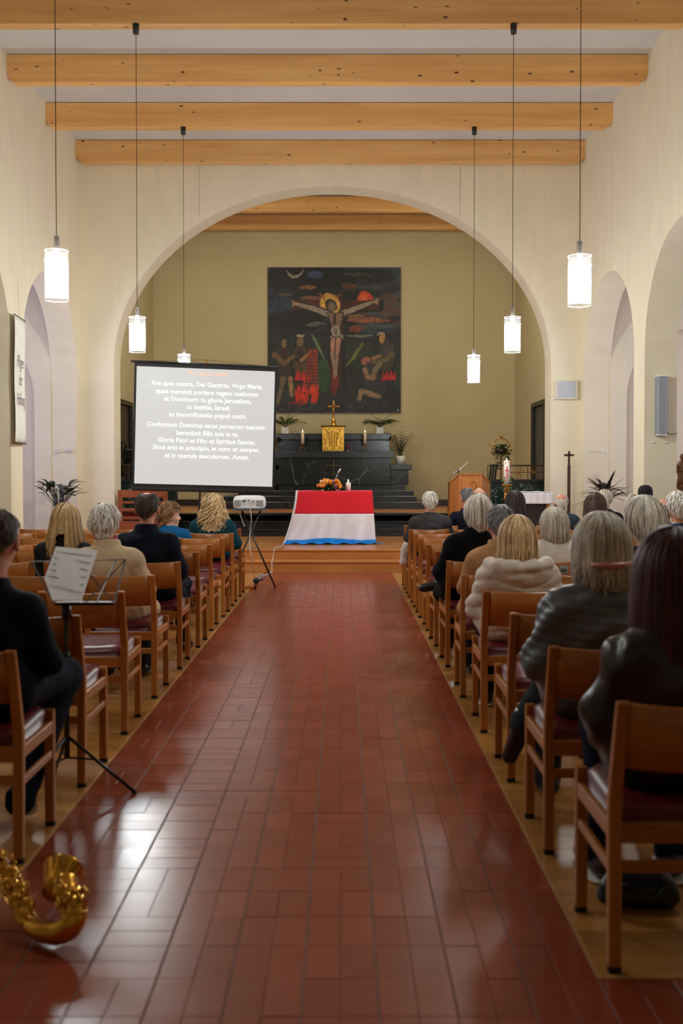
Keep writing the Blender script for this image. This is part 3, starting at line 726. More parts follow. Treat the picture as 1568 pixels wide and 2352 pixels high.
    # figures on the right
    blob(.89, .62, .085, .16, dk); blob(.895, .6, .07, .12, (56, 52, 36)); blob(.9, .56, .045, .06, (62, 58, 62)); blob(.86, .482, .042, .05, dk); blob(.86, .49, .026, .036, (176, 132, 72)); line([(.825, .465), (.845, .45), (.875, .455)], .006, (160, 156, 150))
    line([(.93, .6), (.88, .64), (.78, .655)], [.02, .016, .011], (100, 88, 44)); line([(.84, .61), (.79, .63)], .012, (150, 110, 74))
    blob(.74, .645, .034, .034, (150, 92, 74)); blob(.77, .74, .06, .09, (52, 50, 50)); line([(.73, .7), (.75, .75), (.79, .76), (.81, .7)], [.016, .018, .016, .012], (150, 116, 84)); line([(.8, .72), (.84, .66)], .02, (120, 104, 78))
    blob(.8, .83, .1, .06, (44, 44, 46)); line([(.69, .9), (.7, .85), (.78, .87), (.84, .89)], [.018, .016, .02, .014], (140, 112, 84))
    for k in range(20):
        a = .86 + r.random() * .1; b = .77; line([(a, b), (a + .004, b - .02 - r.random() * .045)], [.007, .002], (216, 42, 28), .9)
    line([(.855, .772), (.96, .772)], .005, (190, 34, 30)); line([(.9, .78), (.91, .86)], .005, dk); line([(.94, .78), (.94, .86)], .005, dk)
    blob(.98, .985, .006, .006, (230, 230, 230))
    img *= (.82 + .4 * fbm(70, 46, 33, 2))[..., None]
    img = np.clip(img * .95, 3, 255) / 255.0; lin = np.where(img <= .04045, img / 12.92, ((img + .055) / 1.055) ** 2.4)
    relief = fbm(60, 60, 44, 2) * .008
    X_ = (u0 - .5) * Wp; Z_ = (1 - v0) * Hp; Y_ = -.03 - relief
    vs = np.stack([X_, Y_, Z_], -1).reshape(-1, 3)
    idx = np.arange((nx + 1) * (nz + 1)).reshape(nz + 1, nx + 1)
    fs = np.stack([idx[1:, :-1], idx[1:, 1:], idx[:-1, 1:], idx[:-1, :-1]], -1).reshape(-1, 4)
    me = bpy.data.meshes.new('canvas'); me.from_pydata(vs.tolist(), [], fs.tolist())
    at = me.color_attributes.new('paint', 'FLOAT_COLOR', 'POINT')
    at.data.foreach_set('color', np.concatenate([lin, np.ones(lin.shape[:2] + (1,))], -1).astype(np.float32).ravel())
    me.polygons.foreach_set('use_smooth', [True] * len(me.polygons))
    q = NT('oil_paint'); a = q.n('ShaderNodeAttribute'); a.attribute_name = 'paint'; q.l(a.outputs['Color'], q.b.inputs['Base Color']); q.b.inputs['Roughness'].default_value = .55
    me.materials.append(q.m)
    c = P(615, 948, CB - .04)
    t = thing('painting', (c.x + Wp / 2, CB - .012, c.z), 'large dark painting of the crucifixion hanging above the high altar', 'painting')
    link('canvas', me, t); MB().box((-Wp / 2, -.028, 0), (Wp / 2, 0, Hp)).build('stretcher_frame', M_dark, t)
painting()
# ------------------------------------------------------------------ projection screen
def screen():
    YL, YR = 13.93, 14.2
    tl, tr, br, bl = P(309, 832, YL), P(634, 846, YR), P(629, 1125, YR), P(306, 1118, YL)
    cx = (bl + br) / 2
    ux = ((tr - tl) + (br - bl)); ux.normalize(); uz = ((tl - bl) + (tr - br)); uz -= ux * uz.dot(ux); uz.normalize(); uy = uz.cross(ux)
    W = ((tr - tl).length + (br - bl).length) / 2; H = ((tl - bl).length + (tr - br).length) / 2
    R = Matrix((ux, uy, uz)).transposed().to_4x4(); M = Matrix.Translation((tl + tr + br + bl) / 4 - uz * H / 2) @ R
    t = thing('projection_screen', (0, 0, 0), 'tripod projection screen showing the white words of a Latin hymn', 'screen'); t.matrix_world = M
    M_scr = emis('screen_glow', C(206, 203, 200), 1.0); M_tw = emis('screen_white', (1, 1, 1, 1), 1.0); M_to = emis('screen_orange', C(247, 178, 140), 1.0)  # glowing cloth and letters stand in for the projector's beam
    M_scr.node_tree.nodes['Principled BSDF'].inputs['Emission Strength'].default_value = .76
    MB().bbox((-W / 2 - .01, -.004, -.01), (W / 2 + .01, .004, H + .01), .002).build('screen_border', M_rubber, t)
    MB().box((-W / 2 + .022, -.007, .045), (W / 2 - .022, -.004, H - .05)).build('picture_area', M_scr, t)
    m = MB(); m.tube([(-W / 2 - .06, 0, H + .015), (W / 2 + .02, 0, H + .015)], .016, 10); m.build('top_bar', M_black, t, True)
    MB().bbox((-W / 2 - .02, -.035, -.055), (W / 2 + .03, .035, 0), .02).build('roller_case', M_black, t)
    m = MB(); m.tube([(-.08 - W / 2 * .0, .03, -1.05), (0, .03, H + .05)], .014, 8); m.build('pole', M_black, t)
    m = MB(); m.lathe([(0, 0), (.012, 0), (.012, .05), (.02, .05), (0, .06)], (0, .02, H + .02), 10); m.build('hook', M_brass, t)
    MB().tube([(-W / 2 + .2, 0, H + .03), (-.02, .01, H + .075), (0, .02, H + .08), (W / 2 - .3, 0, H + .03)], .0025, 5).build('hanging_wire', M_rubber, t)
    for a in (PI / 2 + .5, PI * 7 / 6 + .5, PI * 11 / 6 + .5):
        MB().tube([(-.06, .03, -.72), (-.06 + .42 * math.cos(a), .03 + .42 * math.sin(a), -1.13)], .011, 6).build('leg', M_black, t)
    k = H / (1121.5 - 839)
    lines = [('Ave spes nostra', 477, 857, 93, M_to), ('Ave spes nostra, Dei Genitrix, Virgo Maria,', 474, 883, 254, M_tw), ('quae meruisti portare regem caelorum', 475, 901, 232, M_tw),
             ('et Dominum: tu gloria Jerusalem,', 476, 918, 199, M_tw), ('tu laetitia, Israel,', 478, 935, 100, M_tw), ('tu honorificentia populi notri.', 477, 953, 177, M_tw),
             ('Confortavit Dominus seras portarum tuarum:', 474.5, 977, 269, M_tw), ('benedixit fillis tuis in te.', 478, 995, 142, M_tw), ('Gloria Patri et Filio et Spiritue Sancto.', 476.5, 1012, 222, M_tw),
             ('Sicut erat in principio, et nunc et semper,', 476, 1029, 243, M_tw), ('et in saecula saeculorum. Amen.', 477.5, 1047, 193, M_tw)]
    for s, px, py, w, mt in lines:
        me = text_mesh(s, .1, .0012)
        xs = [v.co.x for v in me.vertices]; cur = max(xs) - min(xs); me.transform(Matrix.Translation((-(max(xs) + min(xs)) / 2, 0, 0)))
        sc_ = w * k / cur; me.transform(Matrix.Diagonal((sc_, 1, max(sc_, 15.0 * k / .1 * .92), 1)))
        me.materials.clear(); me.materials.append(mt)
        link('hymn_line', me, t, ((px - 471.5) * k * 1.0, -.0085, (1121.5 - 4.5 - py) * k - .005 + (-3.5 * (px - 471) / 160) * k))
screen()
# ------------------------------------------------------------------ projector and its stand
c = PZ(572, 1169.5, 0.985)
pj_y = 12.75; px_ = X(573, pj_y)
t = thing('projector_stand', (px_, pj_y, 0), 'black folding projector stand with crossed legs beside the aisle', 'stand')
ztop = P(573, 1170, pj_y).z
MB().bbox((-.215, -.17, ztop - .012), (.225, .17, ztop), .004).build('tray', plain('grey_tray', C(90, 96, 112), .3), t)
for yy in (-.12, .12):
    for (a, b) in (((-.1, .02), (.34, 0)), ((.14, 0), (-.28, 0))):
        MB().tube([(a[0], yy * .3, ztop - .02), (b[0] + (yy > 0) * -.03, yy * 1.2, 0.004)], .0095, 8).build('leg', M_black, t, True)
MB().tube([(.01, -.05, ztop * .5), (.06, .05, ztop * .5)], .008, 6).build('hinge_bar', M_black, t)
MB().tube([(-.13, -.04, ztop - .03), (-.06, -.05, ztop - .22)], .006, 6).build('clamp', M_chrome, t)
t = thing('projector', (px_, pj_y, ztop + .001), 'white video projector on the folding stand, its cable hanging down', 'projector')
m = MB(); w = .205
pr = []
for (z, e, g) in ((.012, .02, .0), (.03, .008, .0), (.05, .0, .0), (.12, .0, 0), (.155, .012, .01), (.172, .04, .03), (.178, .09, .07)):
    ring = []
    for a in range(24):
        th = 2 * PI * a / 24; cx, sy_ = math.cos(th), math.sin(th); q = 4.0
        rx = (w - e); ry = (.15 - g); d = (abs(cx) ** q + abs(sy_) ** q) ** (-1 / q); ring.append((rx * cx * d, ry * sy_ * d, z))
    pr.append(ring)
m.loft(pr); m.build('body', M_white, t, True)
m = MB(); 
for sx in (-1, 1): MB().bbox((sx * .14 - .045, -.152, .05), (sx * .14 + .045, -.146, .12), .012).build('speaker_grille', plain('grille_grey', C(150, 150, 146), .6), t)
pn = MB().bbox((-.085, -.1515, .055), (.085, -.147, .125), .002).build('port_panel', plain('panel_white', C(208, 206, 202), .5), t)
m = MB()
for (x, z, a, b) in ((-.06, .118, .02, .005), (-.03, .118, .015, .005), (.0, .118, .015, .005), (.055, .1, .007, .007), (.01, .095, .004, .004), (.01, .08, .003, .003), (.02, .08, .003, .003), (.06, .085, .003, .008), (-.06, .1, .012, .006)): m.box((x - a, -.1535, z - b), (x + a, -.151, z + b))
m.build('port', M_rubber, pn)
m = MB()
for sx in (-1, 1): m.lathe([(0, 0), (.015, 0), (.015, .013), (0, .013)], (sx * .16, -.1, 0), 10)
m.lathe([(0, 0), (.015, 0), (.015, .013), (0, .013)], (0, .1, 0), 10); m.build('foot', M_rubber, t)
def smooth_path(pts, n=6):
    pts = [Vector(p) for p in pts]; out = []
    for i in range(len(pts) - 1):
        p0 = pts[max(i - 1, 0)]; p1 = pts[i]; p2 = pts[i + 1]; p3 = pts[min(i + 2, len(pts) - 1)]
        for k in range(n):
            t_ = k / n; out.append(0.5 * ((2 * p1) + (-p0 + p2) * t_ + (2 * p0 - 5 * p1 + 4 * p2 - p3) * t_ * t_ + (-p0 + 3 * p1 - 3 * p2 + p3) * t_ ** 3))
    out.append(pts[-1]); return out
M_cable = plain('white_cable', C(206, 198, 190), .5)
cab = [P(563, 1146, 12.56), P(572, 1158, 12.5), P(577, 1190, 12.5), P(575, 1215, 12.6), P(573, 1250, 12.6), P(579, 1290, 12.6), (X(585, 13.2), 13.25, .006), (X(592, 13.6), 13.6, .006), (X(597, 13.9), 13.85, .006)]
tag(MB().tube(smooth_path(cab), .006, 6).build('projector_cable', M_cable, None, True), 'white cable dropping from the projector to the floor', 'cable')
cab = [(X(598, 13.9), 13.95, .01), (X(612, 14.2), 14.2, .01), (X(622, 14.5), 14.5, .01), (X(624, 14.62), 14.6, .03), (X(624, 14.62), 14.615, .17), (X(627, 15.0), 14.99, .19), (X(630, 15.0), 15.0, DECK + .01), (X(640, 15.4), 15.5, DECK + .008), (X(655, 16.2), 16.2, DECK + .008)]
tag(MB().tube(smooth_path(cab), .008, 6).build('extension_cable', M_cable, None, True), 'white cable running up the wooden steps towards the flag', 'cable')
m = MB()
for k in range(3):
    p = [(X(598, 13.9) + .05 * math.cos(a) + k * .01, 13.9 + .12 * math.sin(a), .012 + k * .011) for a in np.linspace(0, 2 * PI, 14)]; m.tube(p, .005, 5)
tag(m.build('coiled_cable', plain('lilac_cable', C(170, 160, 176), .5), None, True), 'tangle of thin cable on the floor by the projector stand', 'cable')
p = PZ(588, 1335, .035); t = thing('black_ball', (p.x, p.y, 0), 'small round black plug lying on the floor near the stand legs', 'plug')
MB().ell((0, 0, .042), (.042, .042, .042)).build('ball', M_rubber, t, True); MB().tube([(.03, 0, .05), (.09, .02, .05)], .012, 8).build('socket', M_rubber, t)
p = PZ(575, 1349, .02); t = thing('wooden_foot_bar', (p.x - .02, p.y, 0), 'short wooden foot bar on the floor before the aisle chairs', 'bar')
MB().bbox((-.12, -.03, .001), (.09, .03, .045), .008).build('bar', M_chairh, t); MB().bbox((.07, -.035, .001), (.095, .035, .05), .004).build('end_block', M_dark, t)
# ------------------------------------------------------------------ table under the flag
FY = 16.2; fx0, fx1 = X(683, FY), X(855, FY); fz = P(760, 1128, FY).z
t = thing('altar_table', ((fx0 + fx1) / 2, FY + .4, DECK), 'wooden altar table hidden under the draped flag', 'table')
hw = (fx1 - fx0) / 2
MB().bbox((-hw - .03, -.38, fz - DECK - .05), (hw - .03, .4, fz - DECK - .008), .006).build('tabletop', M_chairh, t)
for sx in (-1, 1):
    for sy in (-1, 1): MB().bbox((sx * (hw - .1) - .04, sy * .3 - .04, .001), (sx * (hw - .1) + .04, sy * .3 + .04, fz - DECK - .05), .004).build('leg', M_chair, t)
def flag():
    NU, NV = 90, 70; top = fz; vs = []; mats = []
    Lh = top - DECK
    def f(u, v):
        # v 0..0.14 lies on the table, then hangs down, the last part lies on the deck
        s = v * 1.52
        flare = 0
        if s < .5: return Vector((fx0 + (fx1 - fx0) * u, FY + .5 - s, top + .002 + .003 * math.sin(u * 9)))
        s2 = s - .5; d = min(s2 / Lh, 1.0)
        xl = fx0 - .205 * (d ** 1.6); xr = fx1 + .055 * d
        x = xl + (xr - xl) * u
        fold = math.sin(u * 23 + 2 * d + 1.5 * math.sin(u * 7)) * .5 + .5 * math.sin(u * 41 + 5 * d)
        amp = .004 + .03 * d ** 1.5
        y = FY - .01 - amp * fold - .06 * d - .03 * d * math.sin(u * 5)
        z = top - s2
        if s2 < .03: z = top - s2 * .6
        if d >= 1.0:
            e = s2 - Lh; y -= e * .8; z = DECK + .012 + .012 * (1 + math.sin(u * 37 + 3)) * (e > 0)
            x += e * .5 * (u - .4)
        else: z = max(z, DECK + .012)
        return Vector((x, y, z))
    t = thing('flag', (0, 0, 0), 'red, white and light blue flag draped over the altar table', 'flag')
    tot = .5 + Lh + .12; f_ = lambda u, v: f(u, v * tot / 1.52)
    zr, zw = P(760, 1180, FY).z, P(760, 1238, FY).z
    M_r = plain('flag_red', C(222, 14, 34), .8, sheen=.2, bump=.1, bs=200); M_w = plain('flag_white', C(236, 232, 236), .8, bump=.1, bs=200); M_b = plain('flag_blue', C(10, 142, 224), .8, bump=.1, bs=200)
    vr = (.5 + (top - zr)) / tot; vw = (.5 + (top - zw)) / tot
    for nm, mt, a, b, n in (('red_stripe', M_r, 0, vr, 40), ('white_stripe', M_w, vr, vw, 34), ('blue_stripe', M_b, vw, 1, 16)):
        def g(u, v, a=a, b=b):
            wav = .012 * math.sin(u * 8 + 1) * (1 if nm != 'red_stripe' else 0)
            va = a + (wav if nm == 'blue_stripe' else 0); vb = b + (wav if nm == 'white_stripe' else 0)
            return f_(u, va + (vb - va) * v)
        o = MB().grid(g, NU, n).build(nm, mt, t, True); solid(o, .003)
    o = MB().grid(lambda u, v: f_(0, v) + Vector((-.03 + .034 * u, -.004 - .008 * math.sin(u * PI), .002)), 3, 60).build('white_hem', M_white, t, True); solid(o, .003)
    tailp = [f_(1, .93) + Vector((0, 0, 0)), P(868, 1247, FY - .12), P(882, 1248, FY - .1)]
    MB().tube([(p.x, p.y, max(p.z, DECK + .014)) for p in tailp], [.02, .018, .006], 8, flat=.4).build('flag_corner', M_b, t, True)
flag()
# flowers, stand, candle, microphone
bx = X(757, FY + .3); t = thing('flower_arrangement', (bx, FY + .22, fz + .004), 'orange and yellow flower arrangement with greenery on the flag covered table', 'flowers')
MB().lathe([(0, 0), (.09, 0), (.11, .05), (0, .05)], n=16).build('bowl', M_dark, t, True)
def leaf(mb, base, dir_, L, W_, bend=.3, up=(0, 0, 1), n=5, curl=0.0):
    d = Vector(dir_).normalized(); side = d.cross(Vector(up)); 
    if side.length < 1e-3: side = Vector((1, 0, 0))
    side.normalize(); nrm = side.cross(d).normalized(); p = Vector(base); vs = []
    for i in range(n + 1):
        s = i / n; w = W_ * (math.sin(PI * min(s * .92 + .08, 1)) ** .8) / 2
        c = p + d * (L * s) - Vector((0, 0, 1)) * (bend * L * s * s) + nrm * 0
        vs += [c - side * w + nrm * w * .25, c, c + side * w + nrm * w * .25]
    fs = []
    for i in range(n): a = i * 3; fs += [(a, a + 1, a + 4, a + 3), (a + 1, a + 2, a + 5, a + 4)]
    mb.add(vs, fs); return mb
m = MB()
for k in range(260):
    a = random.uniform(0, 2 * PI); r = random.uniform(.0, .24); leaf(m, (r * math.cos(a), .4 * r * math.sin(a) - .02, random.uniform(.02, .13) * (1 - r * 2)), (math.cos(a) * 1.2, math.sin(a) * .6 - .3, random.uniform(-.2, .9)), random.uniform(.06, .12), .04, .35)
m.build('foliage', M_leaf, t)['kind'] = 'stuff'
cols = [plain('orange_petal', C(232, 130, 24), .6), plain('yellow_petal', C(238, 168, 40), .6), plain('apricot_petal', C(226, 150, 84), .6), plain('mauve_petal', C(120, 84, 104), .6)]
for k in range(34):
    a = random.uniform(-1, 1); x = a * .19; z = .13 - .5 * x * x * 3 + random.uniform(-.06, .06); y = random.uniform(-.16, -.02); r = random.uniform(.026, .042)
    fl_ = MB(); 
    for q in range(9):
        th = q * 2.4; e = .4 + .6 * (q / 9); fl_.ell((x + r * e * .5 * math.cos(th), y - .006 * (9 - q) * .3, z + r * e * .5 * math.sin(th)), (r * .5, r * .35, r * .5), 8, 5)
    fl_.build('blossom', cols[random.choice((0, 0, 1, 1, 2, 3))], t, True)
t = thing('book_stand', (X(757, FY + .45), FY + .45, fz + .004), 'pale wooden missal stand behind the flowers on the flag', 'stand')
MB().bbox((-.165, -.01, .0), (.165, .01, .175), .004).build('board', M_wax, t); MB().bbox((-.15, 0, 0), (.15, .12, .02), .004).build('base', M_chairh, t)
t = thing('microphone', (X(764, FY + .38), FY + .38, fz + .1), 'slim white gooseneck microphone rising behind the flowers', 'microphone')
MB().tube([(0, 0, -.09), (0, 0, 0), (.03, 0, .06), (.09, 0, .2)], .005, 6).build('neck', M_chrome, t, True); MB().tube([(.09, 0, .2), (.13, 0, .265)], .012, 8).build('capsule', M_white, t, True)
t = thing('pillar_candle', (X(799.5, FY + .2), FY + .2, fz + .004), 'thick white lit candle on the flag beside the flowers', 'candle')
MB().lathe([(0, 0), (.042, 0), (.042, .13), (.036, .135), (0, .128)], n=20).build('wax', plain('white_wax', C(244, 238, 226), .4), t, True); flame(t, .128)  # plain white wax without emission, only the flame glows
# ------------------------------------------------------------------ lectern
LY = 16.3; lx = X(1082, LY); t = thing('lectern', (lx, LY + .25, DECK), 'light wooden lectern with carved front panel and gooseneck microphone', 'lectern')
zt = P(1083, 1088, LY).z - DECK
sc_ = LY / F; hf = 29 * sc_; hw = 46 * sc_
body = [(-hf, -.25), (hf * .85, -.25), (hw, -.02), (hw, .25), (-hw, .25), (-hw, -.08)]
m = MB(); n = len(body)
dz = lambda p: -.13 * max(0, (abs(p[0]) - hf) / (hw - hf)) if p[1] > -.2 else 0
vs = [(x, y, .02) for x, y in body] + [(x, y, zt - .02 + dz((x, y))) for x, y in body]
m.add(vs, [tuple(range(n - 1, -1, -1)), tuple(range(n, 2 * n))] + [(i, (i + 1) % n, n + (i + 1) % n, n + i) for i in range(n)]); m.build('body', M_chair, t)
tp = [(x * 1.03, y * 1.06) for x, y in body]; m = MB()
vs = [(x, y, zt - .02 + dz((x, y))) for x, y in tp] + [(x, y, zt + dz((x, y))) for x, y in tp]
m.add(vs, [tuple(range(n - 1, -1, -1)), tuple(range(n, 2 * n))] + [(i, (i + 1) % n, n + (i + 1) % n, n + i) for i in range(n)]); m.build('top_edge', M_chairh, t)
for x in (-hf + .02, hf * .85 - .02): MB().bbox((x - .02, -.262, .02), (x + .02, -.25, zt - .03), .004).build('frame_stile', M_chair, t)
cp = MB().bbox((-hf + .045, -.258, .12), (hf * .85 - .045, -.25, zt - .08), .002).build('carved_panel', M_chair, t)
m = MB()
for k in range(22):
    a0 = random.uniform(0, 6); cx, cz = random.uniform(-.1, .08), random.uniform(.3, zt - .15); r0 = random.uniform(.03, .06)
    m.tube([(cx + r0 * math.cos(a0 + s * .5) * (1 - s * .06), -.26, cz + r0 * 1.4 * math.sin(a0 + s * .5) * (1 - s * .06)) for s in range(8)], .008, 6)
m.build('carving', wood('carved_oak', C(120, 68, 30), C(150, 92, 46), .4, axis=2), cp, True)
MB().bbox((-hw * 1.02, -.26, 0), (hw * 1.02, .26, .04), .006).build('base', M_chairh, t)
m = MB(); 
gm_ = t
MB().tube([(-hf + .0, -.18, zt - .02), (-hf + .0, -.18, zt + .07)], .012, 8).build('microphone_foot', M_black, gm_)
b0 = Vector((-hf + .0, -.18, zt + .05)); MB().tube([b0 + Vector((-.1, 0, -.05)), b0, b0 + Vector((.17, 0, .15))], .0055, 6).build('microphone_boom', M_chrome, gm_, True)
MB().tube([b0 + Vector((-.1, 0, -.05)), b0 + Vector((-.14, 0, -.12)), b0 + Vector((-.17, 0, -.5)), b0 + Vector((-.19, 0, -zt + .1))], .004, 5).build('microphone_cable', M_rubber, gm_, True)
# ------------------------------------------------------------------ marble parapets with railings
def parapet(x0, x1, label, mirrored):
    t = thing('marble_parapet', ((x0 + x1) / 2, 18.0, DECK), label, 'parapet'); h = 1.355 - DECK; w = (x1 - x0) / 2
    MB().bbox((-w, -.12, 0), (w, .1, h - .06), .004).build('slab', M_gmarb, t); MB().bbox((-w - .02, -.15, h - .06), (w + .0, .12, h), .006).build('coping', M_bstep, t)
    return t
def railing(x0, x1, z0, z1, label, stars):
    t = thing('metal_railing', ((x0 + x1) / 2, 17.96, z0), label, 'railing'); w = (x1 - x0) / 2; h = z1 - z0; r = .009
    M_r = plain('bronze_rail', C(96, 82, 58), .35, metal=.8)
    MB().tube([(-w, 0, h), (w, 0, h)], .014, 8).build('top_rail', M_r, t, True)
    MB().tube([(-w + .3 if stars > 1 else -w, 0, h * .5), (w, 0, h * .5)], .006, 6).build('middle_rail', M_r, t)
    for k in range(4):
        x = -w + 2 * w * k / 3; MB().tube([(x, 0, 0), (x, 0, h)], r, 6).build('baluster', M_r, t)
    for k in range(stars):
        x = -w + 2 * w * (k + 1.1) / (stars + 1.0); m = MB()
        for q in range(4):
            a = PI * q / 4 + .4; m.tube([(x - .11 * math.cos(a), -.01, h * .5 - .11 * math.sin(a)), (x + .11 * math.cos(a), -.01, h * .5 + .11 * math.sin(a))], .005, 5)
        m.build('star', M_brass, t)
    return t
zt_ = 1.356
parapet(X(1128, 17.9), X(1262, 17.9), 'green black marble parapet on the lectern side of the sanctuary', False)
parapet(X(262, 17.9), X(404, 17.9), 'green black marble parapet behind the projection screen', True)
railing(X(1121, 17.9), X(1259, 17.9), zt_, P(1190, 1069, 17.9).z, 'thin bronze railing with star motifs above the parapet, lectern side', 3)
railing(X(263, 17.9), X(360, 17.9), zt_, P(290, 1068, 17.9).z, 'thin bronze railing with one star beside the projection screen', 1)
m = MB(); 
for k in range(3):
    x = X(1124 + k * 6, 17.9); m.tube([(x, 17.9, zt_), (x + .03, 17.88, zt_ + .27)], .02, 5)
tag(m.build('dark_cloth', M_rubber), 'dark strips hanging at the corner of the bronze railing', 'cloth')
# wooden bench left, in front of the parapet
BY = 16.75; t = thing('sanctuary_bench', (X(321, BY), BY + .25, DECK), 'reddish wooden bench with red cushion in the sanctuary behind the chairs', 'bench')
M_red = wood('red_brown_wood', C(128, 62, 34), C(156, 84, 48), .35, axis=0, scale=3)
zr = P(300, 1126, BY).z - DECK; hw = 58 * BY / F
for x in (-hw + .04, 0, hw - .04): MB().bbox((x - .04, -.03, 0), (x + .04, .03, zr - .01), .005).build('post', M_red, t)
for a, b in ((zr - .13, zr), (zr - .235, zr - .19), (.5, .56)): MB().bbox((-hw, -.025, a), (hw, .025, b), .008).build('rail', M_red, t)
MB().bbox((-hw, -.0, .36), (hw, .42, .42), .01).build('seat_board', M_red, t); MB().bbox((-hw + .08, .02, .42), (hw - .08, .4, .475), .02).build('cushion', M_vinyl, t)
MB().bbox((-hw, -.02, .02), (hw, .0, .34), .005).build('back_panel', M_red, t)
for x in (-hw + .04, hw - .04): MB().bbox((x - .03, .36, 0), (x + .03, .42, .36), .005).build('leg', M_red, t)
# black lamp bowl on pillar, left
t = thing('black_pedestal_bowl', (X(292, 18.6), 18.6, DECK + .0), 'black bowl topped pedestal by the dark door beside the screen', 'pedestal')
zb = P(290, 1032, 18.6).z - DECK
MB().lathe([(0, 0), (.14, 0), (.14, .03), (.05, .06), (.04, zb - .3), (.07, zb - .26), (0, zb - .26)], n=16).build('column', M_dark, t, True)
MB().lathe([(0, zb - .27), (.10, zb - .26), (.15, zb - .15), (.17, zb - .03), (.2, zb), (.18, zb), (.14, zb - .05), (0, zb - .1)], n=20).build('bowl', M_black, t, True)
# credence table with lace cloth
TY = 16.3; x0, x1 = X(1197, TY), X(1266, TY); zt = P(1230, 1130, TY).z - DECK; hw = (x1 - x0) / 2
t = thing('side_table', ((x0 + x1) / 2, TY + .22, DECK), 'dark side table under a white lace cloth near the standing cross', 'table')
for sx in (-1, 1):
    for sy in (-1, 1): MB().bbox((sx * (hw - .05) - .025, sy * .2 - .025, .001), (sx * (hw - .05) + .025, sy * .2 + .025, zt - .03), .004).build('leg', M_chair, t)
MB().bbox((-hw, -.23, zt - .035), (hw, .23, zt - .004), .004).build('tabletop', M_dark, t); MB().box((-hw + .07, -.18, .1), (hw - .07, .2, zt - .06)).build('dark_box', M_dark, t)  # plain dark box fills the space below the tabletop
t2 = thing('lace_cloth', ((x0 + x1) / 2, TY + .22, DECK + zt), 'white lace edged cloth hanging over the dark side table', 'tablecloth')
def lc(u, v):
    s = v * .62; x = (u - .5) * 2 * (hw + .015)
    if s < .42: return Vector((x, .22 - s, .0025 + .003 * math.sin(u * 12)))
    d = s - .42; return Vector((x, -.235 - .006 * math.sin(u * 30) - d * .05, .0 - d + (.008 * abs(math.sin(u * 40)) if v > .99 else 0)))
m = MB().grid(lc, 80, 20); o = m.build('cloth', plain('white_linen', C(226, 222, 222), .85, bump=.2, bs=120), t2, True); solid(o, .002)
# paschal candle
PY = 16.25; x = X(1163, PY); z1 = P(1163, 1058, PY).z; z0 = P(1163, 1112, PY).z
t = thing('paschal_candle', (x, PY, DECK), 'tall white paschal candle with a red cross on a brass stand with greenery', 'candle'); a = z0 - DECK; b = z1 - DECK
MB().lathe([(0, a), (.05, a), (.05, b - .01), (.044, b), (0, b - .02)], n=24).build('wax', plain('ivory_wax', C(240, 228, 214), .4), t, True); flame(t, b - .02)
M_crs = plain('red_wax', C(196, 24, 44), .45); m = MB(); zc = a + .22
def patch(cx, cz, hw_, hh):
    vs = []; n = 4
    for i in range(n + 1):
        th = -PI / 2 + (cx - hw_ + 2 * hw_ * i / n) / .05; vs += [(.0508 * math.cos(th), .0508 * math.sin(th), cz - hh), (.0508 * math.cos(th), .0508 * math.sin(th), cz + hh), ]
    m.add(vs, [(2 * i, 2 * i + 2, 2 * i + 3, 2 * i + 1) for i in range(n)])
patch(0, a + .19, .007, .1); patch(0, a + .22, .034, .008); patch(-.03, a + .34, .006, .02); patch(.02, a + .36, .006, .01); patch(.035, a + .14, .006, .012); patch(-.035, a + .1, .005, .02)
m.build('red_cross', M_crs, t)
MB().lathe([(0, a), (.09, a), (.1, a - .012), (.06, a - .03), (.045, a - .06), (.045, a - .2), (.06, a - .24), (.035, a - .3), (.03, .12), (.12, .06), (.15, .0), (0, 0)][::-1], n=20).build('brass_stand', M_brass, t, True)
m = MB()
for k in range(80):
    th = random.uniform(0, 2 * PI); zz = a + random.uniform(-.28, .12); rr = .06 + .06 * random.random(); leaf(m, (rr * math.cos(th) + .05 * (zz < a), rr * math.sin(th) - .02, zz), (math.cos(th), math.sin(th), random.uniform(-.8, .5)), .06, .035, .3)
m.build('greenery', plain('light_leaf', C(70, 96, 50), .5, var=.4), t)['kind'] = 'stuff'
# ivy on ring stand
IY = 18.75; x = X(1150, IY); zc = P(1150, 1027, IY).z; R_ = 20 * IY / F
t = thing('ivy_ring_stand', (x, IY, UP if IY > 18.9 else DECK + .0), 'trailing ivy in a tall brass ring stand behind the railing', 'plant'); zb = zc - t.location.z
MB().torus((0, 0, zb), R_, .009, 36, 8).build('ring', M_brass, t, True); MB().ell((0, 0, zb + R_ + .04), (.032, .032, .032)).build('finial', M_brass, t, True)
MB().tube([(0, 0, .001), (0, 0, zb - R_)], .012, 8).build('pole', M_dark, t, True); MB().lathe([(0, 0), (.14, 0), (.14, .02), (.03, .04), (0, .04)], n=18).build('foot', M_dark, t, True)
MB().lathe([(0, zb - .13), (.1, zb - .12), (.12, zb - .02), (0, zb - .02)], n=16).build('pot', M_dark, t, True)
m = MB()
for k in range(330):
    if k < 210: b = Vector((random.gauss(.01, .09), random.gauss(0, .07), zb + random.uniform(-.12, .07) - .02))
    else: b = Vector((random.choice((-.09, -.05, .05, .1, .12)) + random.gauss(0, .02), random.gauss(-.06, .03), zb - random.uniform(.1, .42)))
    th = random.uniform(0, 2 * PI); leaf(m, b, (math.cos(th), math.sin(th), random.uniform(-.5, .6)), .055, .045, .2, n=3)
m.build('ivy_leaves', M_leaf, t)['kind'] = 'stuff'
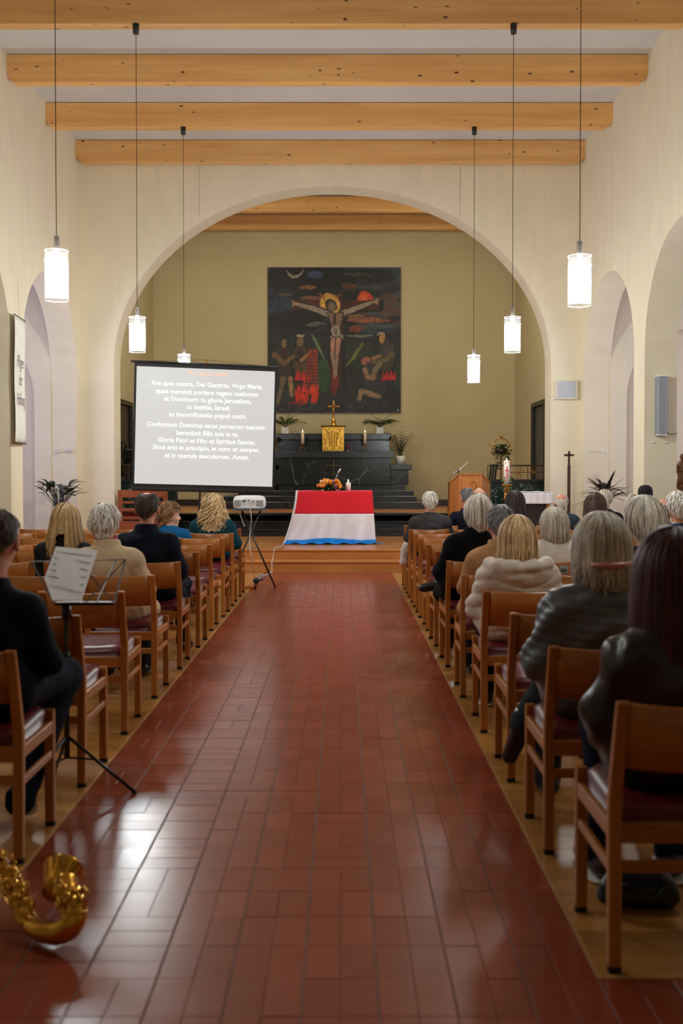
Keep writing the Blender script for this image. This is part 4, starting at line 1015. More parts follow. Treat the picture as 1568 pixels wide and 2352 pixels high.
# processional cross
CY = 16.4; x = X(1306, CY); zt = P(1307, 1036, CY).z; t = thing('standing_cross', (x, CY, DECK), 'slender dark wooden cross on a pole against the cream wall', 'cross'); H = zt - DECK
MB().lathe([(0, 0), (.16, 0), (.16, .03), (.05, .06), (.03, .1), (0, .1)], n=16).build('base', M_dark, t, True)
M_cw = plain('dark_cross_wood', C(66, 40, 32), .45, var=.2)
MB().bbox((-.024, -.02, .06), (.024, .02, H - .23), .006).build('pole', M_cw, t); MB().bbox((-.017, -.014, H - .24), (.017, .014, H), .004).build('upright', M_cw, t); MB().bbox((-.08, -.014, H - .085), (.08, .014, H - .05), .004).build('crossbar', M_cw, t)
# wall speaker panel and column speaker
c0 = P(1272, 918, YW); c1 = P(1325, 874, YW)
t = thing('wall_panel', ((c0.x + c1.x) / 2, YW - .001, c0.z), 'square pale grey loudspeaker panel on the wall beside the arch', 'panel'); w = (c1.x - c0.x) / 2; h = c1.z - c0.z
MB().bbox((-w, -.06, 0), (w, 0, h), .004).build('casing', plain('cream_casing', C(214, 206, 186), .5), t); MB().bbox((-w + .05, -.066, .03), (w - .04, -.058, h - .02), .003).build('front', plain('grey_cloth_front', C(184, 190, 194), .7), t)
SY = AC[1] + AR; c0 = P(1520.5, 1000, SY - .12); c1 = P(1520.5, 862, SY - .12)
t = thing('column_speaker', (c0.x, SY - .002, c0.z), 'tall blue grey column loudspeaker on the pillar beside the arcade', 'speaker'); h = c1.z - c0.z; w = 11.5 * SY / F
pr = [(-w, 0), (-w, -.1), (-w * .7, -.125), (w * .7, -.125), (w, -.1), (w, 0)]
MB().prism(pr, .012, h - .012).build('grille', plain('blue_grey_grille', C(142, 150, 156), .6, bump=.2, bs=300), t)
for z in (0, h - .012): MB().prism([(a * 1.02, b * 1.02) for a, b in pr], z, z + .012).build('end_cap', M_white, t)
MB().tube(smooth_path([(w, -.03, .05), (w + .08, -.03, .02), (w + .16, -.02, .03)]), .004, 5).build('cable', M_dark, t)
# banner
BX = XL + .05; y0, y1 = 13.36, 13.98
zt = P(40, 725, 13.6).z - .02; zb = P(40, 1018, 13.7).z - .0
t = thing('banner', (BX, (y0 + y1) / 2, zb), 'long white cloth banner with handwritten style words on the pillar', 'banner'); t.rotation_euler = (0, 0, math.radians(5.0))
H = zt - zb; hw = (y1 - y0) / 2
o = MB().grid(lambda u, v: Vector((.01 + .006 * math.sin(v * 9), (u - .5) * 2 * hw, v * H)), 6, 20).build('cloth', plain('banner_cloth', C(226, 224, 210), .85), t, True); solid(o, .002)
for z in (0, H): MB().tube([(.01, -hw - .01, z), (.01, hw + .01, z)], .009, 8).build('rod', M_dark, t)
MB().tube([(.0, 0, H), (-.015, 0, H + .5)], .0012, 4).build('string', M_dark, t)
M_ink = plain('violet_ink', C(92, 52, 84), .7)
for s, z, w in (('Pilger', .60, .38), ('der', .46, .16), ('Hoffnung', .30, .46)):
    me = text_mesh(s, .2, -.003, shear=.25); xs = [v.co.x for v in me.vertices]; k = w / (max(xs) - min(xs))
    me.transform(Matrix.Diagonal((k, 1, 1.25, 1))); me.transform(Matrix.Rotation(PI / 2, 4, 'Z')); me.materials.clear(); me.materials.append(M_ink)
    link('lettering', me, t, (.019, 0, H * z))
# bracket hooks with thin wire on both arcade jambs
for sx, xx in ((-1, XL), (1, XR)):
    m = MB(); z = P(1380, 1036, 16.8).z; yj = AC[0] + AR
    m.bbox((xx + sx * .08, yj - .03, z), (xx + sx * .12, yj, z + .03), .004); m.bbox((xx + sx * .3, yj - .03, z - .02), (xx + sx * .33, yj, z + .02), .004)
    m.tube([(xx + sx * .1, yj - .03, z + .01), (xx + sx * .34, yj - .02, z - .02), (xx + sx * .47, yj - .03, z - .18)], .003, 4)
    tag(m.build('wall_hook', M_white), 'small wire hook bracket on the %s arch jamb' % ('lectern side' if sx > 0 else 'screen side'), 'hook')
m = MB(); z = P(1500, 1016, 13.4).z
for a in (X(1499, 13.4), X(1529, 13.4)): m.bbox((a - .015, AC[1] + AR - .03, z - .01), (a + .015, AC[1] + AR, z + .01), .004)
tag(m.build('wall_screw', M_white), 'pair of small white wall plugs below the column loudspeaker', 'fixing')
# statue on bracket
sy = 13.9; x = X(1566, sy); t = thing('statue', (x, sy, P(1563, 1103, sy).z - .16), 'dark brown carved wooden robed figure on a wall bracket', 'statue')
M_st = wood('carved_brown_wood', C(92, 58, 30), C(130, 88, 48), .5, axis=2, scale=4)
MB().lathe([(0, 0), (.04, .0), (.09, .08), (.1, .1), (0, .1)], n=14).build('bracket', M_st, t, True)
MB().lathe([(0, .1), (.075, .1), (.06, .2), (.075, .3), (.085, .36), (.05, .42), (.028, .44), (.0, .44)], n=16).build('robe', M_st, t, True)
MB().ell((0, 0, .485), (.034, .038, .046)).build('head', M_st, t, True)
m = MB(); 
for q in (-1, 1): m.tube([(q * .075, 0, .37), (q * .09, -.05, .28), (q * .02, -.09, .3)], [.025, .022, .016], 8)
m.build('arm', M_st, t, True)
MB().tube([(0, .06, .02), (.3, .1, .02)], .02, 6).build('bracket_arm', M_st, t)
# ------------------------------------------------------------------ plants
def pot(t, r, h, mt): MB().lathe([(0, 0), (r * .85, 0), (r, h), (r * .92, h), (r * .88, h - .02), (0, h - .02)], n=20).build('pot', mt, t, True)
def palm(x, y, z, label, square=True):
    t = thing('potted_palm', (x, y, z), label, 'plant', 'palms on the altar'); w = .085
    MB().bbox((-w, -w, 0), (w, w, .155), .006).build('pot', M_white, t)
    for k in range(22):
        a = 2 * PI * k / 22 + random.uniform(-.2, .2); L = random.uniform(.26, .48); lean = random.uniform(.45, 1.2); m = MB(); pts = []
        for s in range(7):
            q = s / 6; pts.append(Vector((math.cos(a) * lean * L * q, math.sin(a) * lean * L * q * .6, .15 + L * (q * 1.0 - .62 * lean * q * q))))
        m.tube(pts, [.004, .004, .003, .003, .002, .002, .001], 4)
        for s in range(2, 7):
            for sd in (-1, 1):
                for h_ in (0, .5):
                    p_ = pts[s].lerp(pts[max(s - 1, 0)], h_); d = (pts[s] - pts[s - 1]).normalized(); sdv = d.cross(Vector((0, 0, 1))).normalized() * sd
                    leaf(m, p_, d * .8 + sdv, .12 * (1.1 - s * .08), .022, .5, n=3)
        m.build('frond', M_leaf, t)
palm(X(655, 23.1), 23.1, 2.38, 'feathery palm in white square pot on the altar beside the screen')
palm(X(872, 23.1), 23.1, 2.38, 'feathery palm in white square pot at the free end of the altar')
zy = 22.7
def zz(x, y, z, label, n, grp):
    t = thing('potted_plant', (x, y, z), label, 'plant'); MB().lathe([(0, 0), (.105, 0), (.115, .2), (.105, .2), (.1, .18), (0, .18)], n=24).build('pot', M_white, t, True)
    for k in range(n):
        a = 2 * PI * k / n + .4; L = random.uniform(.4, .58); ln = random.uniform(.15, .5); m = MB()
        pts = [Vector((math.cos(a) * ln * L * q * q + .03 * math.cos(a), math.sin(a) * ln * L * q * q * .5, .17 + L * q * (1 - .2 * ln * q))) for q in [i / 8 for i in range(9)]]
        m.tube(pts, [.011, .010, .009, .008, .007, .006, .005, .004, .003], 5)
        for s in range(2, 9):
            for sd in (-1, 1):
                d = (pts[s] - pts[s - 1]).normalized(); sv = d.cross(Vector((0, 1, .2))).normalized() * sd; leaf(m, pts[s], d * .8 + sv * 1.0, .10, .06, .15, n=4)
        m.build('stem', M_leafd, t)
zz(X(919, zy), zy, 1.665, 'glossy dark green plant in white round pot on the altar side shelf', 7, None)
zz(X(622, zy), zy, 1.665, 'glossy dark plant half hidden by the edge of the screen', 6, None)
def dracaena(x, y, h, label, mat, n, spread, stems, ll, petiole=False):
    t = thing('floor_plant', (x, y, .001), label, 'plant'); pot(t, .17, .32, plain('pale_pot', C(170, 160, 150), .6))
    m = MB()
    for k in range(stems):
        a = 2 * PI * k / stems; m.tube([(0, 0, .3), (.05 * math.cos(a), .05 * math.sin(a), h * .55), (.09 * math.cos(a), .07 * math.sin(a), h)], .008, 6)
    m.build('stem', M_dark, t, True)
    for k in range(n):
        a = 2 * PI * k / n * 2.4 + random.uniform(-.3, .3); el = random.uniform(-.1, 1.3); L = ll * random.uniform(.7, 1.15)
        b = Vector((.09 * math.cos(a), .07 * math.sin(a), h - random.uniform(0, .2)))
        if petiole:
            tip = b + Vector((math.cos(a) * .12, math.sin(a) * .1, .08)); mm = MB(); mm.tube([Vector((0, 0, .35)), b * .7 + Vector((0, 0, b.z * .2)), tip], .004, 4); b = tip
        else: mm = MB()
        leaf(mm, b, (math.cos(a) * spread, math.sin(a) * .5, el), L, .06 if not petiole else .10, random.uniform(.1, .6), n=6); mm.build('leaf', mat, t)
dracaena(X(1388, 15.7), 15.7, 1.24, 'dark bronze leaved plant standing in the arcade, lectern side', M_leafr, 40, 1.1, 4, .42)
dracaena(X(134, 15.9), 15.9, 1.22, 'dark green broad leaved plant standing in the arcade, screen side', M_leafd, 34, .9, 6, .27, True)
# ------------------------------------------------------------------ music stand and sheet
MY = 4.50; bx = X(150, MY); t = thing('music_stand', (bx, MY, 0), 'black folding music stand holding a white music sheet', 'stand')
def mp(x, y, Y=MY): q = P(x, y, Y); return Vector((q.x - bx, q.y - MY, q.z))
zh = P(150, 1690, MY).z
MB().tube([(0, 0, zh - .1), (0, 0, P(150, 1560, MY).z)], .013, 10).build('lower_tube', M_black, t, True); MB().tube([(0, 0, .45), (0, 0, mp(150, 1400).z)], .009, 10).build('upper_tube', M_black, t, True)
MB().lathe([(0, -.03), (.02, -.03), (.024, 0), (.02, .03), (0, .03)], (0, 0, mp(148, 1405).z), 12).build('clamp', M_black, t, True)
MB().lathe([(0, -.03), (.017, -.03), (.02, 0), (.017, .03), (0, .03)], (0, 0, mp(150, 1510).z), 12).build('collar', M_black, t, True)
f = PZ(308, 1818, .012); f = Vector((f.x - bx, f.y - MY, .012)); rad = math.hypot(f.x, f.y); a0 = math.atan2(f.y, f.x)
for k in range(3):
    a = a0 + k * 2 * PI / 3; e = Vector((rad * math.cos(a), rad * math.sin(a), .012))
    lg = MB().tube([(0, 0, zh), e], .008, 8).build('leg', M_black, t, True)
    MB().tube([Vector((0, 0, zh - .1)), Vector((0, 0, zh)).lerp(e, .42)], .005, 6).build('brace', M_black, lg, True); MB().ell(e, (.013, .013, .012), 8, 6).build('rubber_tip', M_rubber, lg, True)
A0, A1, A2, A3 = mp(125, 1386, 4.48), mp(262, 1387, 4.48), mp(288, 1285, 4.67), mp(72, 1290, 4.67)
MB().bbox((A0.x, -.03, A0.z - .008), (A1.x, .012, A0.z + .006), .003).build('ledge', M_black, t)
for a, b in ((A1, A2), (A2, A3), (A3, A0), (A1.lerp(A0, .3), A2.lerp(A3, .1)), (A0.lerp(A1, .5), A2), (A1.lerp(A2, .0), A3.lerp(A2, .5))):
    MB().tube([a, b], .0045, 6, flat=.6).build('desk_bar', M_black, t)
S = [P(104, 1328, 4.55), P(122, 1378, 4.475), P(189, 1380, 4.475), P(226, 1263, 4.65), P(130, 1255, 4.65)]
S = [v - Vector((0, .012, 0)) for v in S]
t2 = thing('sheet_music', S[1], 'white sheet of printed music propped on the black stand', 'paper')
loc = [v - S[1] for v in S]
m = MB().add([loc[1], loc[2], loc[3], loc[4], loc[0]], [(0, 1, 2, 3, 4)]); o = m.build('paper', plain('white_paper', C(250, 250, 252), .8), t2); solid(o, .0006)
M_inkp = plain('grey_print', C(110, 110, 116), .8); nrm = (loc[2] - loc[1]).cross(loc[4] - loc[1]).normalized()
if nrm.y > 0: nrm = -nrm
m = MB(); ux = (loc[3] - loc[4]); uz = (loc[4] - loc[0])
for k in range(7):
    for q in range(5):
        s = .12 + k * .145 + q * .008
        a = loc[4].lerp(loc[0], min(s * 1.25, 1)) if s * 1.25 <= 1 else loc[0].lerp(loc[1], (s * 1.25 - 1) / .25); b = loc[3].lerp(loc[2], s)
        a2 = a.lerp(b, .07) + nrm * .0016; b2 = a.lerp(b, .93) + nrm * .0016; m.tube([a2, b2], .0003, 3)
    for q in range(12):
        s = .12 + k * .145; a = loc[4].lerp(loc[0], min(s * 1.25, 1)); b = loc[3].lerp(loc[2], s); p_ = a.lerp(b, .12 + q * .065) + nrm * .0016 - Vector((0, 0, random.uniform(0, .01)))
        m.ell(p_, (.0016, .0004, .0012), 6, 4); m.tube([p_ + Vector((.0014, 0, 0)), p_ + Vector((.0014, 0, .006))], .0003, 3)
m.build('printed_staves', M_inkp, t2)['kind'] = 'stuff'
me = text_mesh('SANCTUS', .014, .0002, ext=.0001); me.materials.clear(); me.materials.append(M_inkp)
p_ = loc[4].lerp(loc[3], .5) - Vector((0, 0, .018)) + nrm * .003; o = link('title', me, t2, p_)
# ------------------------------------------------------------------ saxophone lying tilted
def sax():
    M_sx = plain('lacquered_brass', C(214, 160, 66), .14, metal=1.0, var=.12, vs=20)
    Y = 3.12; w = lambda x, y, Y=Y: P(x, y, Y)
    o0 = Vector((X(120, Y), Y, 0)); t = thing('saxophone', o0, 'shiny brass saxophone lying on the red tiles by the chairs', 'saxophone')
    L = lambda v: Vector(v) - o0
    # main body tube, bow, bell : each a lofted tapered tube
    bow = [w(62, 2108, 3.10), w(78, 2128, 3.06), w(100, 2139, 3.03), w(130, 2142, 3.01), w(158, 2130, 3.00), w(170, 2105, 3.01), w(166, 2078, 3.04)]
    MB().tube([L(v) for v in smooth_path(bow, 4)], list(np.linspace(.030, .042, 25)), 20).build('bow', M_sx, t, True)
    main = [w(66, 2112, 3.10), w(40, 2060, 3.14), w(12, 2005, 3.2), w(-30, 1950, 3.28), w(-85, 1885, 3.4)]
    MB().tube([L(v) for v in smooth_path(main, 5)], list(np.linspace(.030, .015, 21)), 18).build('body_tube', M_sx, t, True)
    bell = [w(166, 2082, 3.04), w(158, 2062, 3.06), w(151, 2044, 3.075), w(148, 2024, 3.10)]
    pb = smooth_path(bell, 5); rr = [.042, .041, .041, .040, .040, .039, .039, .038, .038, .038, .038, .038, .038, .039, .039, .040, .042, .043, .044, .045, .046, .048, .051, .055, .058, .061, .064, .067, .069, .073]
    m = MB(); m.tube([L(v) for v in pb], rr[:len(pb)], 28, cap=False); o = m.build('bell', M_sx, t, True); solid(o, .002)
    # flared rim facing up and to the aisle side
    d = Vector((.05, .80, .34)).normalized(); rimc = L(w(146, 2000, 3.19)) - d * .035
    R = d.to_track_quat('Z', 'Y').to_matrix()
    m = MB(); m.lathe([(.040, -.06), (.044, -.03), (.050, -.01), (.058, .015), (.066, .035), (.068, .04), (.065, .041), (.055, .015), (.046, -.01), (.040, -.03), (.036, -.06)], rimc, 32, R); m.build('bell_flare', M_sx, t, True)
    def along(pts, s):
        n = len(pts) - 1; i = min(int(s * n), n - 1); return pts[i].lerp(pts[i + 1], s * n - i), (pts[i + 1] - pts[i]).normalized()
    mpts = [L(v) for v in smooth_path(main, 5)]; view = Vector((.25, -.8, .55)).normalized()
    for k in range(11):
        p_, d_ = along(mpts, .04 + k * .085); r = .026 - k * .0011; off = view * (.040 - k * .001); sd = d_.cross(view).normalized() * (.012 if k % 2 else -.012)
        R2 = view.to_track_quat('Z', 'Y').to_matrix()
        kc = MB().lathe([(0, -.004), (r * .8, -.004), (r, -.001), (r, .003), (r * .75, .006), (r * .3, .009), (0, .009)], p_ + off + sd, 16, R2).build('key_cup', M_sx, t, True)
        MB().tube([p_ + off + sd, p_ + off * 1.15 - sd * 1.4, p_ + off * 1.1 - sd * 2.2 + d_ * .03], .0035, 6).build('key_arm', M_sx, kc, True)
    for s, q in ((-.03, .0), (.028, .01), (.036, 0)):
        sv = mpts[0] - mpts[-1]; sv.normalize(); n_ = sv.cross(view).normalized() * s
        MB().tube([p + n_ + view * (.034 + q) for p in mpts[1:18]], .003, 6).build('key_rod', M_sx, t, True)
    bp = [L(v) for v in pb]
    for k in range(4):
        p_, d_ = along(bp, .05 + k * .16); R2 = (view + Vector((.5 * (-1) ** k, 0, 0))).normalized(); MB().lathe([(0, -.004), (.024, -.004), (.026, .003), (.01, .008), (0, .008)], p_ + R2 * .05, 16, R2.to_track_quat('Z', 'Y').to_matrix()).build('key_cup', M_sx, t, True)
    bw = [L(v) for v in smooth_path(bow, 4)]
    MB().tube([v + Vector((0, -.02, .03)) for v in bw[4:20]], .003, 6).build('key_guard', M_sx, t, True)
    MB().torus(along(bw, .9)[0], .044, .004, 24, 6, rot=Matrix.Rotation(1.2, 3, 'X')).build('band', M_sx, t, True)
    for k in range(46):
        p_, d_ = along(mpts if k % 3 else bp[:18], random.uniform(.0, .8)); q = view * random.uniform(.035, .065) + d_.cross(view) * random.uniform(-.055, .055)
        MB().tube([p_ + q * .6, p_ + q, p_ + q + d_ * random.uniform(-.04, .04)], [.004, .004, .003], 6).build('lever', M_sx, t, True)
sax()
# leaflet on a chair back, bag, bundle
t = thing('leaflet', P(1294, 1317, 6.38), 'small grey picture card tucked at a chair back near the white sweater', 'card'); MB().box((-.028, 0, 0), (.028, .003, .05)).build('card', plain('card_grey', C(150, 160, 156), .6), t); MB().box((-.02, -.001, .006), (.02, 0, .03)).build('picture', plain('card_dark', C(80, 88, 84), .6), t)
p = PZ(1450, 2120, .0)
# ------------------------------------------------------------------ people: smooth blended volumes turned into one surface
class SDF:
    def __init__(s, lo, hi, h):
        s.lo = np.array(lo, float); s.h = h; s.n = np.ceil((np.array(hi) - s.lo) / h).astype(int) + 1
        s.d = np.full(s.n, .5, np.float32)
    def _sub(s, lo, hi, pad):
        a = np.maximum(np.floor((np.array(lo) - pad - s.lo) / s.h).astype(int), 0); b = np.minimum(np.ceil((np.array(hi) + pad - s.lo) / s.h).astype(int) + 1, s.n)
        if np.any(b <= a): return None
        ax = [s.lo[i] + s.h * np.arange(a[i], b[i]) for i in range(3)]
        g = np.meshgrid(*ax, indexing='ij', sparse=True); return (slice(a[0], b[0]), slice(a[1], b[1]), slice(a[2], b[2])), g
    def _mix(s, sl, d, k, cut=False):
        o = s.d[sl]
        if cut: s.d[sl] = np.maximum(o, -d); return
        if k <= 0: s.d[sl] = np.minimum(o, d); return
        h = np.maximum(k - np.abs(o - d), 0) / k; s.d[sl] = np.minimum(o, d) - h * h * k * .25
    def cap(s, a, b, ra, rb=None, k=.03, fy=1.0, cut=False):
        rb = ra if rb is None else rb; a = np.array(a, float); b = np.array(b, float); r = max(ra, rb)
        q = s._sub(np.minimum(a, b) - r, np.maximum(a, b) + r, .06)
        if q is None: return s
        sl, (x, y, z) = q; u = b - a; L = (u * u).sum() + 1e-12
        px, py, pz = x - a[0], y - a[1], z - a[2]; t = np.clip((px * u[0] + py * u[1] + pz * u[2]) / L, 0, 1)
        d = np.sqrt((px - t * u[0]) ** 2 + ((py - t * u[1]) * fy) ** 2 + (pz - t * u[2]) ** 2) - (ra + (rb - ra) * t)
        s._mix(sl, d.astype(np.float32), k, cut); return s
    def ell(s, c, r, k=.03, M=None, cut=False):
        c = np.array(c, float); r = np.array(r, float); R = r.max()
        q = s._sub(c - R, c + R, .06)
        if q is None: return s
        sl, (x, y, z) = q; x, y, z = x - c[0], y - c[1], z - c[2]
        if M is not None: x, y, z = (M[0][0] * x + M[1][0] * y + M[2][0] * z, M[0][1] * x + M[1][1] * y + M[2][1] * z, M[0][2] * x + M[1][2] * y + M[2][2] * z)
        k0 = np.sqrt((x / r[0]) ** 2 + (y / r[1]) ** 2 + (z / r[2]) ** 2); k1 = np.sqrt((x / r[0] ** 2) ** 2 + (y / r[1] ** 2) ** 2 + (z / r[2] ** 2) ** 2) + 1e-9
        s._mix(sl, (k0 * (k0 - 1) / k1).astype(np.float32), k, cut); return s
    def mesh(s):
        d = s.d; d[0] = d[-1] = .1; d[:, 0] = d[:, -1] = .1; d[:, :, 0] = d[:, :, -1] = .1
        ins = d < 0; n = np.array(d.shape) - 1
        acc = np.zeros(tuple(n) + (3,), np.float32); cnt = np.zeros(tuple(n), np.float32)
        for ax in range(3):
            o1, o2 = [i for i in range(3) if i != ax]
            A = [slice(None)] * 3; B = [slice(None)] * 3; A[ax] = slice(0, -1); B[ax] = slice(1, None)
            da, db = d[tuple(A)], d[tuple(B)]; cr = (da < 0) != (db < 0); t = np.where(cr, da / (da - db + (da == db)), 0)
            for i in (0, 1):
                for j in (0, 1):
                    S_ = [slice(0, None)] * 3; S_[o1] = slice(i, n[o1] + i); S_[o2] = slice(j, n[o2] + j)
                    c = cr[tuple(S_)]; tt = t[tuple(S_)]
                    cnt += c; acc[..., ax] += np.where(c, tt, 0); acc[..., o1] += c * i; acc[..., o2] += c * j
        m = cnt > 0; idx = -np.ones(m.shape, int); idx[m] = np.arange(m.sum()); cell = np.argwhere(m)
        v = s.lo + s.h * (cell + acc[m] / cnt[m][:, None]); fs = []
        for ax in range(3):
            o1, o2 = [i for i in range(3) if i != ax]
            A = [slice(1, -1)] * 3; B = [slice(1, -1)] * 3; A[ax] = slice(0, -1); B[ax] = slice(1, None)
            a = ins[tuple(A)]; b = ins[tuple(B)]; e = np.argwhere(a != b)
            if len(e) == 0: continue
            fl = a[tuple(e.T)]; c = e.copy(); c[:, o1] += 1; c[:, o2] += 1
            def ix(i, j): q = c.copy(); q[:, o1] -= i; q[:, o2] -= j; return idx[tuple(q.T)]
            quad = np.stack([ix(1, 1), ix(0, 1), ix(0, 0), ix(1, 0)], 1)
            if ax == 1: fl = ~fl
            quad[~fl] = quad[~fl][:, ::-1]; fs.append(quad)
        f = np.concatenate(fs); f = f[(f >= 0).all(1)]; return v, f
def npmesh(name, v, f, mat, smooth=True):
    me = bpy.data.meshes.new(name); me.vertices.add(len(v)); me.vertices.foreach_set('co', np.asarray(v, np.float32).ravel())
    f = np.asarray(f); k = f.shape[1]; me.loops.add(f.size); me.loops.foreach_set('vertex_index', f.astype(np.int32).ravel())
    me.polygons.add(len(f)); me.polygons.foreach_set('loop_start', np.arange(0, f.size, k, dtype=np.int32)); me.polygons.foreach_set('loop_total', np.full(len(f), k, np.int32))
    me.materials.append(mat); me.update(calc_edges=True)
    if smooth: me.polygons.foreach_set('use_smooth', [True] * len(f))
    me.validate(); return me
def vnormals(v, f):
    n = np.cross(v[f[:, 2]] - v[f[:, 0]], v[f[:, 3]] - v[f[:, 1]]); o = np.zeros_like(v)
    for i in range(4): np.add.at(o, f[:, i], n)
    return o / (np.linalg.norm(o, axis=1)[:, None] + 1e-12)
def wrinkle(v, f, amp, seed, fr=1.0):
    n = vnormals(v, f); r = np.random.default_rng(seed); acc = np.zeros(len(v))
    for k in range(7):
        w = r.normal(0, 1, 3) * np.array([14, 12, 26]) * fr * (1 + k * .35); ph = r.random() * 6
        w2 = r.normal(0, 1, 3) * 7; acc += np.sin(v @ w + ph + 1.6 * np.sin(v @ w2 + ph)) / (1 + k * .5)
    return v + n * (acc * amp / 2.2)[:, None]
M_skin = {k: plain('skin_' + k, c, .5, var=.08, vs=25, bump=.05, bs=200) for k, c in dict(light=C(214, 160, 132), ruddy=C(206, 140, 112), pale=C(222, 176, 150), tan=C(186, 132, 100)).items()}
M_eye = plain('eye', C(214, 210, 204), .2); M_iris = plain('iris', C(60, 52, 44), .2)
def hairmat(name, c1, c2, c3, rough=.5):
    if name in MATS: return MATS[name]
    q = NT(name); gm = q.n('ShaderNodeNewGeometry'); r = q.ramp(gm.outputs['Random Per Island'], [(0, c1[:3]), (.5, c2[:3]), (1, c3[:3])])
    v = q.coords(scale=(90, 90, 6)); n = q.n('ShaderNodeTexNoise', Scale=1.0, Detail=3); q.l(v, n.inputs['Vector'])
    m = q.n('ShaderNodeMix', data_type='RGBA', blend_type='MULTIPLY'); m.inputs[0].default_value = .7; r2 = q.ramp(n.outputs[0], [(.35, (.5, .48, .46)), (.7, (1.2, 1.2, 1.2))]); q.l(r.outputs[0], m.inputs[6]); q.l(r2.outputs[0], m.inputs[7])
    q.l(m.outputs[2], q.b.inputs['Base Color']); q.b.inputs['Roughness'].default_value = rough; q.b.inputs['Specular IOR Level'].default_value = .35
    MATS[name] = q.m; return q.m
HC = dict(grey=(C(140, 132, 124), C(196, 188, 178), C(104, 98, 92)), white=(C(248, 242, 232), C(206, 196, 180), C(255, 252, 246)), ashblond=(C(192, 180, 162), C(232, 222, 204), C(130, 118, 104)),
          goldblond=(C(222, 178, 116), C(250, 218, 166), C(140, 94, 52)), blonde=(C(196, 154, 98), C(232, 194, 136), C(104, 72, 46)), brown=(C(70, 48, 36), C(94, 66, 48), C(46, 32, 26)), darkbrown=(C(44, 32, 26), C(62, 44, 34), C(30, 22, 18)),
          red=(C(62, 18, 18), C(86, 26, 24), C(36, 12, 12)), salt=(C(110, 108, 106), C(140, 138, 136), C(74, 72, 72)), curlybrown=(C(146, 104, 62), C(176, 130, 82), C(106, 72, 42)), cropped=(C(66, 54, 46), C(92, 76, 64), C(44, 36, 32)), whitegrey=(C(206, 196, 180), C(244, 234, 218), C(140, 128, 114)))
